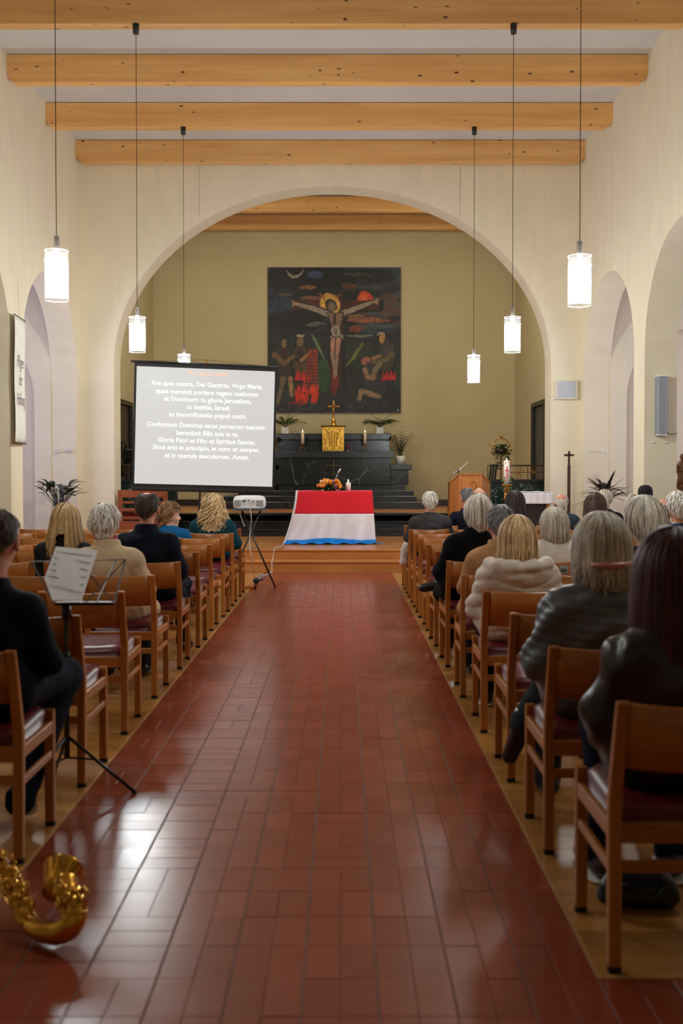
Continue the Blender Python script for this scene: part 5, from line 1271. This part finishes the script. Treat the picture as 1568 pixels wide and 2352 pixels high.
def make_hair(head, st, col, seed, scale=1.0, n=220, dens=1.0):
    """Shell and strand locks in head space (origin at the head's middle, face towards +y)."""
    rg = np.random.default_rng(seed); A_, B_, C_ = .082, .105, .119
    vol = st.get('vol', .012); back, side = st['back'], st['side']; flare = st.get('flare', 0); curl = st.get('curl', 0); cur_in = st.get('inward', 0)
    front = st.get('front', .055); t0f = st.get('bald', 0.0); open_ = st.get('open', 2.0)
    pole = Vector((0, -.012, C_ + vol))
    def endz(phi):                       # phi = 0 at the back, pi in front
        a = abs(phi); f = min(max((a - open_ + .35) / .5, 0), 1); f = f * f * (3 - 2 * f); g = min(a / (open_ - .2), 1) ** 1.5
        return (back * (1 - g) + side * g) * (1 - f) + front * f
    def pt(phi, s, off=0.0):
        ez = endz(phi); R = vol + off; a_, b_, c_ = A_ + R, B_ + R, C_ + R
        th_e = math.acos(max(-1, min(1, ez / c_))) if ez > -.075 else 2.0
        thm = min(th_e, 1.66 if ez < -.1 else 2.3); Lc = c_ * thm * .95; Lh = max(0, (c_ * math.cos(thm) - ez)) if ez < -.075 else 0
        L = Lc + Lh; d = s * L
        if d < Lc or Lh == 0:
            th = (d / Lc) * thm if Lc > 0 else 0; th = t0f * (1 - s) + th * (1 - t0f * (1 - s) / max(thm, .1)) if t0f else th
            return Vector((a_ * math.sin(th) * math.sin(phi), -b_ * math.sin(th) * math.cos(phi) - .0, c_ * math.cos(th)))
        q = d - Lc; p_ = Vector((a_ * math.sin(thm) * math.sin(phi), -b_ * math.sin(thm) * math.cos(phi), c_ * math.cos(thm))); u = q / max(Lh, 1e-6)
        w = 1 + flare * u - cur_in * u * u; return Vector((p_.x * w, p_.y * (1 + (w - 1) * .6) - .012 * math.sin(u * 3), p_.z - q))
    na, ns = 48, 16; part = st.get('gap', 0)
    vs = []
    for i in range(na):
        phi = -PI + 2 * PI * i / na
        for j in range(ns + 1):
            q = pt(phi, j / ns); nn = math.sin(i * 2.6) * .002 + math.sin(i * 5.3 + j * .6) * .0025; l = Vector((q.x, q.y, 0)); 
            if l.length > 1e-4: q += l.normalized() * nn
            if curl: q += Vector((math.sin(j * 1.9 + i), math.cos(j * 1.4 + i * 2), math.sin(j + i * 1.7))) * curl * .5 * (j / ns)
            vs.append(q)
    fs = [(i * (ns + 1) + j, ((i + 1) % na) * (ns + 1) + j, ((i + 1) % na) * (ns + 1) + j + 1, i * (ns + 1) + j + 1) for i in range(na) for j in range(ns)]
    if part:
        fs = [f for k, f in enumerate(fs) if not (abs(-PI + 2 * PI * ((k // ns) + .5) / na) < part and (k % ns) > ns * .6)]
    mt = hairmat('hair_' + col, *HC[col]); m = MB(); m.add(vs, fs)
    V = list(m.v); Fq = list(m.f); nl = int(n * dens); lw = st.get('lw', .010)
    for k in range(nl):
        phi = rg.uniform(-PI, PI)
        if part and abs(phi) < part: phi = math.copysign(part + abs(phi) * .5, phi)
        short = st.get('short', False); s0 = rg.uniform(0, .75) if short else rg.uniform(0, .35); s1 = min(1.0, s0 + rg.uniform(.2, .35)) if short else rg.uniform(.86, 1.04)
        off = rg.uniform(.001, .014) * (vol / .018 + .15); nseg = 5 if short else (24 if curl else 11); w = lw * rg.uniform(.45, 1.2); ph = rg.random() * 6; tw = rg.uniform(-.3, .3) * (1 if not short else 3.5); base = len(V)
        fr = rg.uniform(2.2, 3.4)
        for j in range(nseg + 1):
            u = j / nseg; s_ = s0 + (s1 - s0) * u; q = pt(phi + tw * u * .4, s_, off + (.004 * math.sin(u * PI) if short else 0))
            if curl: q += Vector((math.sin(u * fr * 2 * PI + ph), math.cos(u * fr * 2 * PI + ph), 0)) * curl * min(1, u * 2 + .2)
            if u > .8 and not short: q += Vector((rg.normal(0, .003), rg.normal(0, .003), 0))
            tdir = Vector((math.cos(phi), math.sin(phi), 0)); nr = Vector((math.sin(phi), -math.cos(phi), .25)); ww = w * (1 - .85 * max(0, u - .55) / .45) * (.5 + .5 * min(1, u * 4))
            V.append(tuple(q - tdir * ww * .5)); V.append(tuple(q + nr * ww * .32)); V.append(tuple(q + tdir * ww * .5))
        for j in range(nseg):
            a = base + j * 3; Fq += [(a, a + 1, a + 4, a + 3), (a + 1, a + 2, a + 5, a + 4)]
    mm = MB(); mm.v = V; mm.f = Fq; mm.m = [0] * len(Fq)
    # bring into the head's own frame
    me = mm.mesh('hair', mt, True); me.transform(head); return me
HS = dict(
    bob=dict(back=-.155, side=-.15, vol=.016, flare=.10, inward=.08, lw=.014), bigbob=dict(back=-.165, side=-.15, vol=.019, flare=.16, inward=.10, lw=.016),
    long=dict(back=-.30, side=-.30, vol=.018, flare=.25, lw=.016), longsplit=dict(back=-.26, side=-.27, vol=.017, flare=.55, gap=.32, lw=.015), verylong=dict(back=-.40, side=-.36, vol=.022, flare=.22, lw=.018),
    curly=dict(back=-.27, side=-.23, vol=.022, flare=.75, curl=.024, lw=.017), curlyshort=dict(back=-.10, side=.0, vol=.024, curl=.008, short=True, lw=.014, open=1.9),
    short=dict(back=-.085, side=.02, vol=.010, short=True, lw=.012, open=1.75), shortfull=dict(back=-.095, side=.01, vol=.017, short=True, lw=.014, open=1.8), shaggy=dict(back=-.135, side=-.07, vol=.018, lw=.012, open=1.8),
    crop=dict(back=-.07, side=.025, vol=.007, short=True, lw=.006, open=1.7), baldspot=dict(back=-.08, side=.025, vol=.006, short=True, lw=.007, bald=.55, open=1.7), balding=dict(back=-.07, side=.025, vol=.006, short=True, lw=.008, bald=1.15, front=.02, open=1.7))
def person(px, ptop, yrow, label, *, hair='short', hcol='grey', skin='light', coat='jacket', ccol=(20, 22, 30), crough=.8, trous=(24, 26, 34), shoe=(20, 18, 18), seed=1, near=False, wide=1.0, yaw=0., tilt=0., nod=0., lean=0.,
           hx=0.0, rz=0.0, legs='plain', hand='lap', sole=False, bulk=0.0, nlocks=200, knee=.12, extra=None, hsc=1.0, xoff=None, yseat=.20, sleeve=None):
    Y = yrow + yseat
    # find where the head stands: its middle lies roughly above the hips
    Yh = Y + .04 + .35 * lean
    Xh = X(px, Yh); H = P(px, ptop, Yh).z
    Xb = Xh - hx if xoff is None else xoff
    t = thing('person', (Xb, Y, 0), label, 'person', 'people seated in the church'); t.rotation_euler = (0, 0, rz)
    k = (H - .02 - .56) / (1.30 - .56)
    def q(x, y, z):
        z2 = .56 + (z - .56) * k if z > .56 else z
        if z > .6: y = y + (z2 - .6) * lean; x = x + (z2 - .6) / max(H - .7, .1) * hx * math.cos(rz)
        return np.array([x * wide, y, z2])
    h = .0075 if near else .0125
    hc = q(0, .035, 1.175); hc[0] = q(0, 0, 1.175)[0]; hm = Matrix.Translation(Vector(hc)) @ Euler((nod, tilt, yaw), 'XYZ').to_matrix().to_4x4() @ Matrix.Scale(hsc, 4)
    Hp = lambda x, y, z: np.array(hm @ Vector((x, y, z))); HR = [[hm[i][j] / hsc for j in range(3)] for i in range(3)]
    sh = [q(s * .152, -.005, .912) for s in (-1, 1)]
    if hand == 'lap': el = [q(s * .222, .03, .70) for s in (-1, 1)]; wr = [np.array([s * .13 * wide, .27, .655]) for s in (-1, 1)]
    else: el = [q(s * .225, .07, .70) for s in (-1, 1)]; wr = [np.array([s * .10 * wide, .31, .70]) for s in (-1, 1)]
    hip = [np.array([s * .095, .03, .575]) for s in (-1, 1)]; kn = [np.array([s * knee, .455, .56]) for s in (-1, 1)]; an = [np.array([s * (knee + .01), .44, .10]) for s in (-1, 1)]; toe = [np.array([s * (knee + .03), .60, .05]) for s in (-1, 1)]
    if legs == 'cross_low': kn[1] = np.array([-.04, .47, .65]); an[1] = np.array([-.235, .46, .33]); toe[1] = np.array([-.29, .50, .17])
    if legs == 'cross_high': kn[1] = np.array([.16, .42, .62]); an[1] = np.array([-.17, .43, .56]); toe[1] = np.array([-.33, .45, .52])
    if legs == 'back': an = [np.array([s * (knee - .09), .10, .12]) for s in (-1, 1)]; toe = [np.array([s * (knee - .10), .24, .05]) for s in (-1, 1)]
    if legs == 'tucked': an = [np.array([s * (knee + .02), .26, .12]) for s in (-1, 1)]; toe = [np.array([s * (knee + .05), .40, .05]) for s in (-1, 1)]
    lo, hi = (-.46, -.30, -.01), (.46, .78, H + .06)
    def arms(S, r, kk=.03):
        for i in (0, 1): S.cap(sh[i], el[i], r[0], r[1], kk); S.cap(el[i], wr[i], r[1], r[2], kk)
    def legs_(S, r, kk=.03):
        for i in (0, 1): S.cap(hip[i], kn[i], r[0], r[1], kk); S.cap(kn[i], an[i], r[1] * .92, r[2], kk)
    def torso(S, g, kk=.05):
        S.ell(q(0, .015, .60), (.175 * wide + g, .125 + g, .11 + g), kk); S.ell(q(0, .0, .71), (.142 * wide + g, .102 + g, .14), kk); S.ell(q(0, -.005, .83), (.158 * wide + g, .110 + g, .14), kk)
        S.cap(q(-.13, -.01, .905), q(.13, -.01, .905), .056 + g, .056 + g, kk); S.cap(q(-.05, -.008, .95), q(.05, -.008, .95), .042 + g, .042 + g, .07)
    # the body
    S = SDF(lo, hi, h); torso(S, 0); arms(S, (.048, .04, .027)); legs_(S, (.082, .058, .038))
    nb = q(0, 0, .98); S.cap(nb, Hp(0, -.01, -.06), .058, .052, .03)
    S.ell(hc + (np.array(hm @ Vector((0, -.008, .018))) - hc), (.078 * hsc, .095 * hsc, .098 * hsc), .01, HR)
    S.ell(Hp(0, .028, -.045), (.056 * hsc, .062 * hsc, .068 * hsc), .03, HR); S.ell(Hp(0, .07, -.088), (.022, .018, .016), .02, HR)
    S.cap(Hp(0, .088, .018), Hp(0, .108, -.022), .007, .013, .012); S.ell(Hp(0, .100, -.027), (.017, .011, .008), .01, HR)
    S.cap(Hp(-.035, .078, .03), Hp(.035, .078, .03), .012, .012, .015); S.cap(Hp(-.018, .087, -.054), Hp(.018, .087, -.054), .007, .007, .008); S.cap(Hp(-.014, .086, -.064), Hp(.014, .086, -.064), .007, .007, .006)
    for s in (-1, 1):
        S.ell(Hp(s * .03, .092, .012), (.014, .010, .009), .008, HR, cut=True)
        S.ell(Hp(s * .082, -.006, -.01), (.009, .020, .034), .006, HR); S.cap(Hp(s * .086, -.012, .014), Hp(s * .084, -.002, -.035), .008, .007, .005); S.ell(Hp(s * .047, .06, -.03), (.02, .02, .02), .02, HR)
    for i, s in ((0, -1), (1, 1)):
        w_ = wr[i]; c = w_ + np.array([-s * .035, .055, .004]); S.cap(w_, c, .027, .036, .02, 1.0)
        for f_ in range(4):
            b0 = c + np.array([(f_ - 1.5) * .019 - s * .012, .02, 0]); ln = (.036, .042, .040, .031)[f_] 
            m1 = b0 + np.array([-s * .006, ln, .004]); e_ = m1 + np.array([-s * .004, ln * .62, -.022]); S.cap(b0, m1, .0105, .0095, .004); S.cap(m1, e_, .0095, .008, .004)
        th0 = w_ + np.array([-s * .045, .02, .01]); th1 = th0 + np.array([-s * .03, .035, .008]); S.cap(th0, th1, .013, .011, .008); S.cap(th1, th1 + np.array([-s * .006, .028, -.004]), .011, .009, .004)
        S.cap(an[i], toe[i], .036, .024, .02)
    v, f = S.mesh(); link('body', npmesh('body', v, f, M_skin[skin]), t)
    for s in (-1, 1):
        m = MB(); m.ell((0, 0, 0), (.011, .011, .011), 12, 8); m.k = 1; m.lathe([(0, 0), (.0055, 0), (.005, .0015), (0, .002)], (0, .0098, 0), 10, Matrix.Rotation(-PI / 2, 3, 'X'))
        me = m.mesh('eye', [M_eye, M_iris], True); me.transform(hm @ Matrix.Translation((s * .03, .078, .012))); link('eye', me, t)
    m = MB(); m.tube([(-.02, .0925, -.0585), (0, .0945, -.0575), (.02, .0925, -.0585)], [.002, .003, .002], 6, flat=.5); me = m.mesh('lips', plain('lips', C(160, 84, 76), .45), True); me.transform(hm); link('lips', me, t)
    # trousers, shoes
    hh = h * 1.3 if near else .016
    S = SDF(lo, hi, hh); S.ell(q(0, .015, .61), (.185 * wide, .138, .12), .05); legs_(S, (.096, .074, .056)); S.cap(an[0] + [0, 0, .02], an[0] - [0, 0, .02], .054, .052, .02); S.cap(an[1] + [0, 0, .02], an[1], .054, .052, .02)
    v, f = S.mesh(); v = wrinkle(v, f, .004, seed); link('trousers', npmesh('trousers', v, f, plain('cloth_%d_%d_%d' % trous, C(*trous), .85, var=.12, bump=.15, bs=250, spec=.12)), t)
    for i in (0, 1):
        d = (toe[i] - an[i]); d /= np.linalg.norm(d); S = SDF(np.minimum(an[i], toe[i]) - .13, np.maximum(an[i], toe[i]) + .13, .009); dn = np.array([0, 0, -.03]) if legs == 'plain' or i == 0 else d * .01
        S.cap(an[i] + dn - d * .02 - (0, 0, .01), toe[i] + dn * .3, .048, .036, .02); S.cap(an[i], an[i] + [0, 0, .03], .05, .05, .02); S.cap(an[i] + dn * 1.6 - d * .035, an[i] + dn, .036, .044, .02)
        v, f = S.mesh(); 
        if legs == 'plain' or i == 0 or legs in ('tucked', 'back'): v[:, 2] = np.maximum(v[:, 2], .004)
        link('shoe', npmesh('shoe', v, f, plain('shoe_%d_%d_%d' % shoe, C(*shoe), .3, coat=.2)), t)
        if sole:
            vs_ = v.copy(); c_ = vs_.mean(0); vs_[:, :2] = c_[:2] + (vs_[:, :2] - c_[:2]) * 1.04; keep = vs_[:, 2] < 99; vs_[:, 2] = np.clip((vs_[:, 2] - .004) * .18, 0, .014) + .001
            link('sole', npmesh('sole', vs_, f, M_white), t)
    # upper garment
    g = .012 + bulk * .7; S = SDF(lo, hi, hh); torso(S, g)
    sl = (.060 + bulk * .9, .052 + bulk * .8, .040 + bulk * .5); arms(S, sl, .035)
    S.cap(q(-.16, -.005, .90), q(.16, -.005, .90), .056 + bulk * .7, .056 + bulk * .7, .05)
    if coat in ('jacket', 'coat', 'leather'):
        S.cap(q(-.03, -.018, .985), q(.03, -.018, .985), .05 + bulk * .4, .05 + bulk * .4, .03)
    if coat in ('coat', 'leather', 'puffer', 'jacket'):
        for s in (-1, 1): S.cap((s * .10, .0, .59), (s * .12, .26 if coat != 'jacket' else .12, .585), .115 + bulk, .10, .05)
    if coat == 'coat':
        for s in (-1, 1): S.cap((s * .13, .1, .56), (s * .165, .34, .50), .11, .09, .05)
    if coat == 'puffer':
        S.cap(q(-.05, -.02, .98), q(.05, -.02, .98), .06, .06, .03)
    if coat == 'sweater': S.cap(q(-.028, -.01, .99), q(.028, -.01, .99), .048, .048, .03)
    # the neck opening
    if coat != 'puffer': S.cap(Hp(0, .0, -.075), Hp(0, 0, .06), .056, .075, 0, cut=True)
    v, f = S.mesh(); v = wrinkle(v, f, {'jacket': .005, 'coat': .007, 'leather': .013, 'puffer': .007, 'sweater': .005}[coat], seed + 9, 1.0 if coat == 'leather' else .9)
    if coat == 'puffer':
        n_ = vnormals(v, f); zq = v[:, 2] + .02 * np.sin(v[:, 0] * 9); v = v + n_ * ((np.abs(np.sin(zq * PI / .075 + .5 * np.sin(v[:, 0] * 17))) ** .5 - .75) * .011)[:, None]
    nm = {'jacket': 'jacket', 'coat': 'coat', 'leather': 'leather_jacket', 'puffer': 'puffer_jacket', 'sweater': 'sweater'}[coat]
    link(nm, npmesh(nm, v, f, plain('garment_%d_%d_%d_%d' % (*ccol, int(crough * 100)), C(*ccol), crough, var=.1, vs=12, bump=.12 if coat != 'leather' else .25, bs=260 if coat != 'leather' else 60, spec=.12 if crough > .6 else .6)), t)
    # collar
    if coat in ('jacket', 'coat', 'leather'):
        m = MB(); n = 26; rg = []
        cb = q(0, -.014, .99); r0, r1 = (.072 + bulk * .5), (.092 + bulk * .6)
        hgt = .052 if coat != 'coat' else .075
        def ring(r, z, e=0): return [Vector((cb[0] + r * math.sin(-2.35 + 4.7 * i / n), cb[1] + .02 - r * .95 * math.cos(-2.35 + 4.7 * i / n) , cb[2] + z - .02 * (abs(i / n - .5) * 2) ** 2)) for i in range(n + 1)]
        rings = [ring(r1, -.03), ring(r1 - .004, -.005), ring(r0 + .004, hgt - .012), ring(r0 - .002, hgt)]
        vs = [v_ for r_ in rings for v_ in r_]; fs = [(a * (n + 1) + i, a * (n + 1) + i + 1, (a + 1) * (n + 1) + i + 1, (a + 1) * (n + 1) + i) for a in range(3) for i in range(n)]
        o = MB().add(vs, fs).build('collar', bpy.data.materials.get('garment_%d_%d_%d_%d' % (*ccol, int(crough * 100))), t, True); solid(o, .006)
    if extra == 'shirt':
        m = MB(); cb = q(0, -.004, 1.03); m.lathe([(.060, -.03), (.058, .0), (.057, .012), (.052, .013)], cb, 26); m.build('shirt_collar', M_white, t, True)
    if coat == 'puffer':
        S = SDF((-.34, -.32, H - .55), (.34, .28, H + .1), .0085)
        n_ = 16
        for i in range(n_):
            a0, a1 = -1.75 + 3.5 * i / n_, -1.75 + 3.5 * (i + 1) / n_
            f0 = lambda a: q(.165 * math.sin(a), -.015 - .115 * math.cos(a), .985 + .02 * abs(math.sin(a)))
            S.cap(f0(a0), f0(a1), .040 + .006 * math.sin(i * 2.1), .040 + .006 * math.sin(i * 2.1 + 2.1), .012)
            if abs(a0) < 1.2: S.cap(f0(a0) - [0, -.01, .05], f0(a1) - [0, -.01, .05 + .01 * math.cos(i)], .045, .045, .02); S.cap(f0(a0) - [0, -.03, .10], f0(a1) - [0, -.03, .10], .042, .042, .02)
        v, f = S.mesh(); v = wrinkle(v, f, .006, seed + 2, 1.6); link('hood', npmesh('hood', v, f, bpy.data.materials.get('garment_%d_%d_%d_%d' % (*ccol, int(crough * 100)))), t)
        m = MB()
        rg = [[Vector(q(r_ * 1.15 * math.sin(a), -.012 - r_ * math.cos(a), z_)) for a in np.linspace(-1.6, 1.6, 20)] for r_, z_ in ((.118, 1.018), (.105, 1.03), (.075, 1.0), (.06, .98))]
        vs = [x for r_ in rg for x in r_]; o = MB().add(vs, [(a * 20 + i, a * 20 + i + 1, (a + 1) * 20 + i + 1, (a + 1) * 20 + i) for a in range(3) for i in range(19)]).build('hood_lining', plain('navy_lining', C(24, 28, 42), .8), t, True); solid(o, .004)
    if extra == 'scarf':
        m = MB(); cb = q(0, .0, 1.055)
        M_sc = plain('patterned_scarf', C(170, 70, 84), .7, var=.6, vs=45)
        for i in range(3): m.torus(cb + np.array([0, .003 * i, .016 * i - .012]), .066 + .003 * (i % 2), .012, 28, 8, rot=Matrix.Rotation(PI / 2 + .1 * i, 3, 'X'))
        m.build('scarf', M_sc, t, True)
    if hair == 'beanie':
        m = MB(); R_ = Matrix.Identity(3); m.lathe([(.092, -.02), (.098, -.005), (.096, .03), (.098, .04), (.094, .075), (.08, .108), (.05, .130), (.0, .137)], (0, -.006, .0), 28); me = m.mesh('beanie', plain('black_knit', C(18, 18, 20), .9, bump=.4, bs=160), True); me.transform(hm @ Matrix.Diagonal((.95, 1.12, 1, 1))); link('beanie', me, t)
    elif hair: link('hair', make_hair(hm, HS[hair], hcol, seed, n=nlocks), t)
    return t, hm, q
person(-10, 1162, 3.78, 'person in dark navy suit sitting behind the music stand beside the saxophone', hair='crop', hcol='cropped', skin='ruddy', ccol=(16, 18, 28), trous=(22, 27, 40), seed=3, near=True, wide=1.05, lean=.12, nod=-.1, knee=.21, hsc=1.0, legs='back', nlocks=700, hand='up', yseat=.14, hx=.035, xoff=-1.43, bulk=.0)
person(150, 1160, 7.40, 'person with long two tone blonde hair in a dark jacket beside the navy coat', hair='longsplit', hcol='blonde', skin='light', ccol=(34, 34, 36), seed=5, nlocks=320)
person(240, 1160, 6.45, 'person with short white curly hair, beige coat and patterned scarf', hair='shortfull', hcol='white', skin='ruddy', coat='coat', ccol=(196, 172, 138), trous=(40, 38, 40), seed=8, hx=-.06, extra='scarf', bulk=.022, nlocks=480, tilt=-.06, near=True)
person(338, 1124, 7.42, 'person with a bald patch and short dark hair in a navy coat', hair='baldspot', hcol='cropped', skin='ruddy', coat='coat', ccol=(15, 20, 32), seed=11, wide=1.12, bulk=.018, nlocks=700, near=True, knee=.2, hsc=1.04)
person(390, 1162, 10.1, 'person with short curly brown hair and blue top looking towards the aisle', hair='curlyshort', hcol='curlybrown', skin='pale', coat='sweater', ccol=(20, 88, 140), seed=13, yaw=-1.15, nlocks=300)
person(489, 1138, 10.96, 'person with long curly blonde hair in a dark teal sweater', hair='curly', hcol='goldblond', skin='light', coat='sweater', ccol=(16, 62, 76), seed=17, wide=1.1, bulk=.025, nlocks=330)
person(1563, 1228, 2.90, 'person with very long dark red hair and black leather jacket on the first chair', hair='verylong', hcol='red', skin='light', coat='leather', ccol=(20, 20, 24), crough=.32, trous=(26, 34, 54), shoe=(64, 62, 74), seed=19, near=True, bulk=.02, nlocks=520, legs='plain', sole=True, xoff=1.05, hsc=1.04)
_, hm_, q_ = person(1381, 1182, 3.80, 'person with ash blonde bob, pink hair clip and shiny grey leather jacket', hair='bigbob', hcol='ashblond', skin='light', coat='leather', ccol=(82, 88, 96), crough=.38, trous=(48, 52, 60), shoe=(18, 18, 20), seed=23, near=True, bulk=.035, nlocks=520, legs='cross_low', wide=1.08)
M_clip = plain('pink_clip', C(196, 128, 112), .35); m = MB().tube([(-.075, -.135, -.05), (-.04, -.160, -.054), (.0, -.168, -.054), (.04, -.162, -.052), (.08, -.138, -.044)], [.007, .012, .012, .012, .007], 10); me = m.mesh('hair_clip', M_clip, True); me.transform(hm_); link('hair_clip', me, _)
person(1188, 1192, 5.60, 'person with golden blonde bob in a pale beige hooded puffer jacket', hair='bob', hcol='goldblond', skin='light', coat='puffer', ccol=(212, 198, 184), crough=.6, trous=(24, 24, 28), seed=29, near=True, sole=True, bulk=.03, nlocks=420, hsc=1.02)
person(1149, 1161, 6.48, 'person with short grey hair in a camel coat, partly behind the blonde bob', hair='short', hcol='salt', skin='ruddy', coat='coat', ccol=(176, 130, 90), seed=31, bulk=.02, nlocks=500, near=True)
person(1100, 1137, 7.48, 'person with shaggy grey blonde hair in a long black coat by the aisle', hair='shaggy', hcol='whitegrey', skin='light', coat='coat', ccol=(12, 12, 14), crough=.9, trous=(14, 14, 18), seed=37, bulk=.03, nlocks=450, legs='cross_high', near=True, xoff=.99, hx=.07)
person(1273, 1170, 7.50, 'person with straight ash blonde bob and white sweater', hair='bob', hcol='ashblond', skin='light', coat='sweater', ccol=(226, 220, 210), seed=41, bulk=.02, nlocks=360, yaw=.15)
person(1480, 1143, 5.60, 'person with swept white hair and visible ear in a black jacket', hair='shaggy', hcol='whitegrey', skin='ruddy', coat='jacket', ccol=(24, 26, 28), seed=43, near=True, bulk=.02, nlocks=480, hsc=1.06, yaw=.3)
person(987, 1129, 11.70, 'person with white hair in a dark grey suit jacket at the aisle near the front', hair='short', hcol='white', skin='ruddy', ccol=(62, 60, 62), seed=47, wide=1.12, bulk=.015, nlocks=300)
person(1072, 1120, 12.58, 'person with grey temples in navy suit sitting before the lectern', hair='short', hcol='salt', skin='ruddy', ccol=(18, 22, 38), seed=53, yaw=.5, bulk=.01)
person(1099, 1116, 11.70, 'person with bald crown sitting before the lectern', hair='balding', hcol='grey', skin='light', ccol=(24, 30, 44), seed=59, bulk=.01)
person(1182, 1128, 10.85, 'person with straight dark brown long hair near the white lace cloth', hair='long', hcol='darkbrown', skin='light', ccol=(30, 28, 30), seed=61, nlocks=240)
person(1288, 1133, 12.58, 'person with white rimmed bald head and slate jacket beside the standing cross', hair='balding', hcol='white', skin='ruddy', ccol=(52, 64, 78), seed=67, bulk=.01)
person(1366, 1134, 10.05, 'person with long brown hair below the bronze leaved plant', hair='long', hcol='brown', skin='light', ccol=(40, 34, 34), seed=71, nlocks=240)
person(1388, 1124, 12.60, 'person with pale thin hair and white shirt collar in dark navy suit', hair='short', hcol='whitegrey', skin='ruddy', ccol=(20, 22, 36), seed=73, extra='shirt', bulk=.01)
person(1481, 1112, 12.60, 'person wearing a black knitted beanie', hair='beanie', skin='tan', ccol=(30, 30, 34), seed=79)
person(1524, 1141, 9.22, 'person with shiny bald reddish head and navy blazer', hair='balding', hcol='salt', skin='ruddy', ccol=(24, 42, 70), seed=83, extra='shirt')
person(1556, 1129, 8.40, 'person with wavy white hair at the picture edge in a blue blazer', hair='shortfull', hcol='white', skin='ruddy', ccol=(30, 54, 84), seed=89, extra='shirt', nlocks=300)
person(1453, 1140, 10.85, 'person with pale blond grey hair just behind the swept white hair', hair='shortfull', hcol='whitegrey', skin='light', ccol=(60, 60, 66), seed=97)
# white bundle beside the grey jacket, bag under the first chair
def cloth_lump(name, c, r, mat, label, cat, seed, prims, h=.012):
    lo = np.array([-r, -r, -.02]); S = SDF(lo, np.array([r, r, r * 2]), h)
    for p_ in prims: S.cap(*p_[:4], p_[4])
    v, f = S.mesh(); v = wrinkle(v, f, .008, seed, 1.3); v[:, 2] = np.maximum(v[:, 2], .003)
    t = thing(name, c, label, cat); link('body' if name != 'bag' else 'bag_body', npmesh(name, v, f, mat), t); return t
t = cloth_lump('bag', (.99, 3.30, 0.0), .25, plain('black_bag', C(18, 19, 22), .4, bump=.2, bs=80), 'soft black bag lying on the floor under the first chair', 'bag', 5, [((-.09, 0, .05), (.09, 0, .05), .05, .05, .03), ((-.06, .03, .07), (.07, .03, .08), .045, .04, .03)])
MB().tube(smooth_path([(-.09, -.02, .08), (-.06, -.06, .1), (.02, -.08, .06), (.08, -.04, .09)]), .007, 6).build('strap', M_rubber, t, True)
p_ = P(926, 1275, 12.0)
t = cloth_lump('white_garment', (p_.x - .0, 11.92, p_.z - .14), .16, plain('white_garment', C(214, 204, 198), .8), 'crumpled white garment hanging beside the grey suit jacket', 'garment', 8, [((0, 0, .06), (.03, 0, .26), .035, .05, .02), ((-.03, 0, .04), (.0, 0, .18), .02, .04, .02)], .01)
print('SCRIPT', round(time.time() - T0, 1), 'objects', len(bpy.data.objects), 'polys', sum(len(m.polygons) for m in bpy.data.meshes))
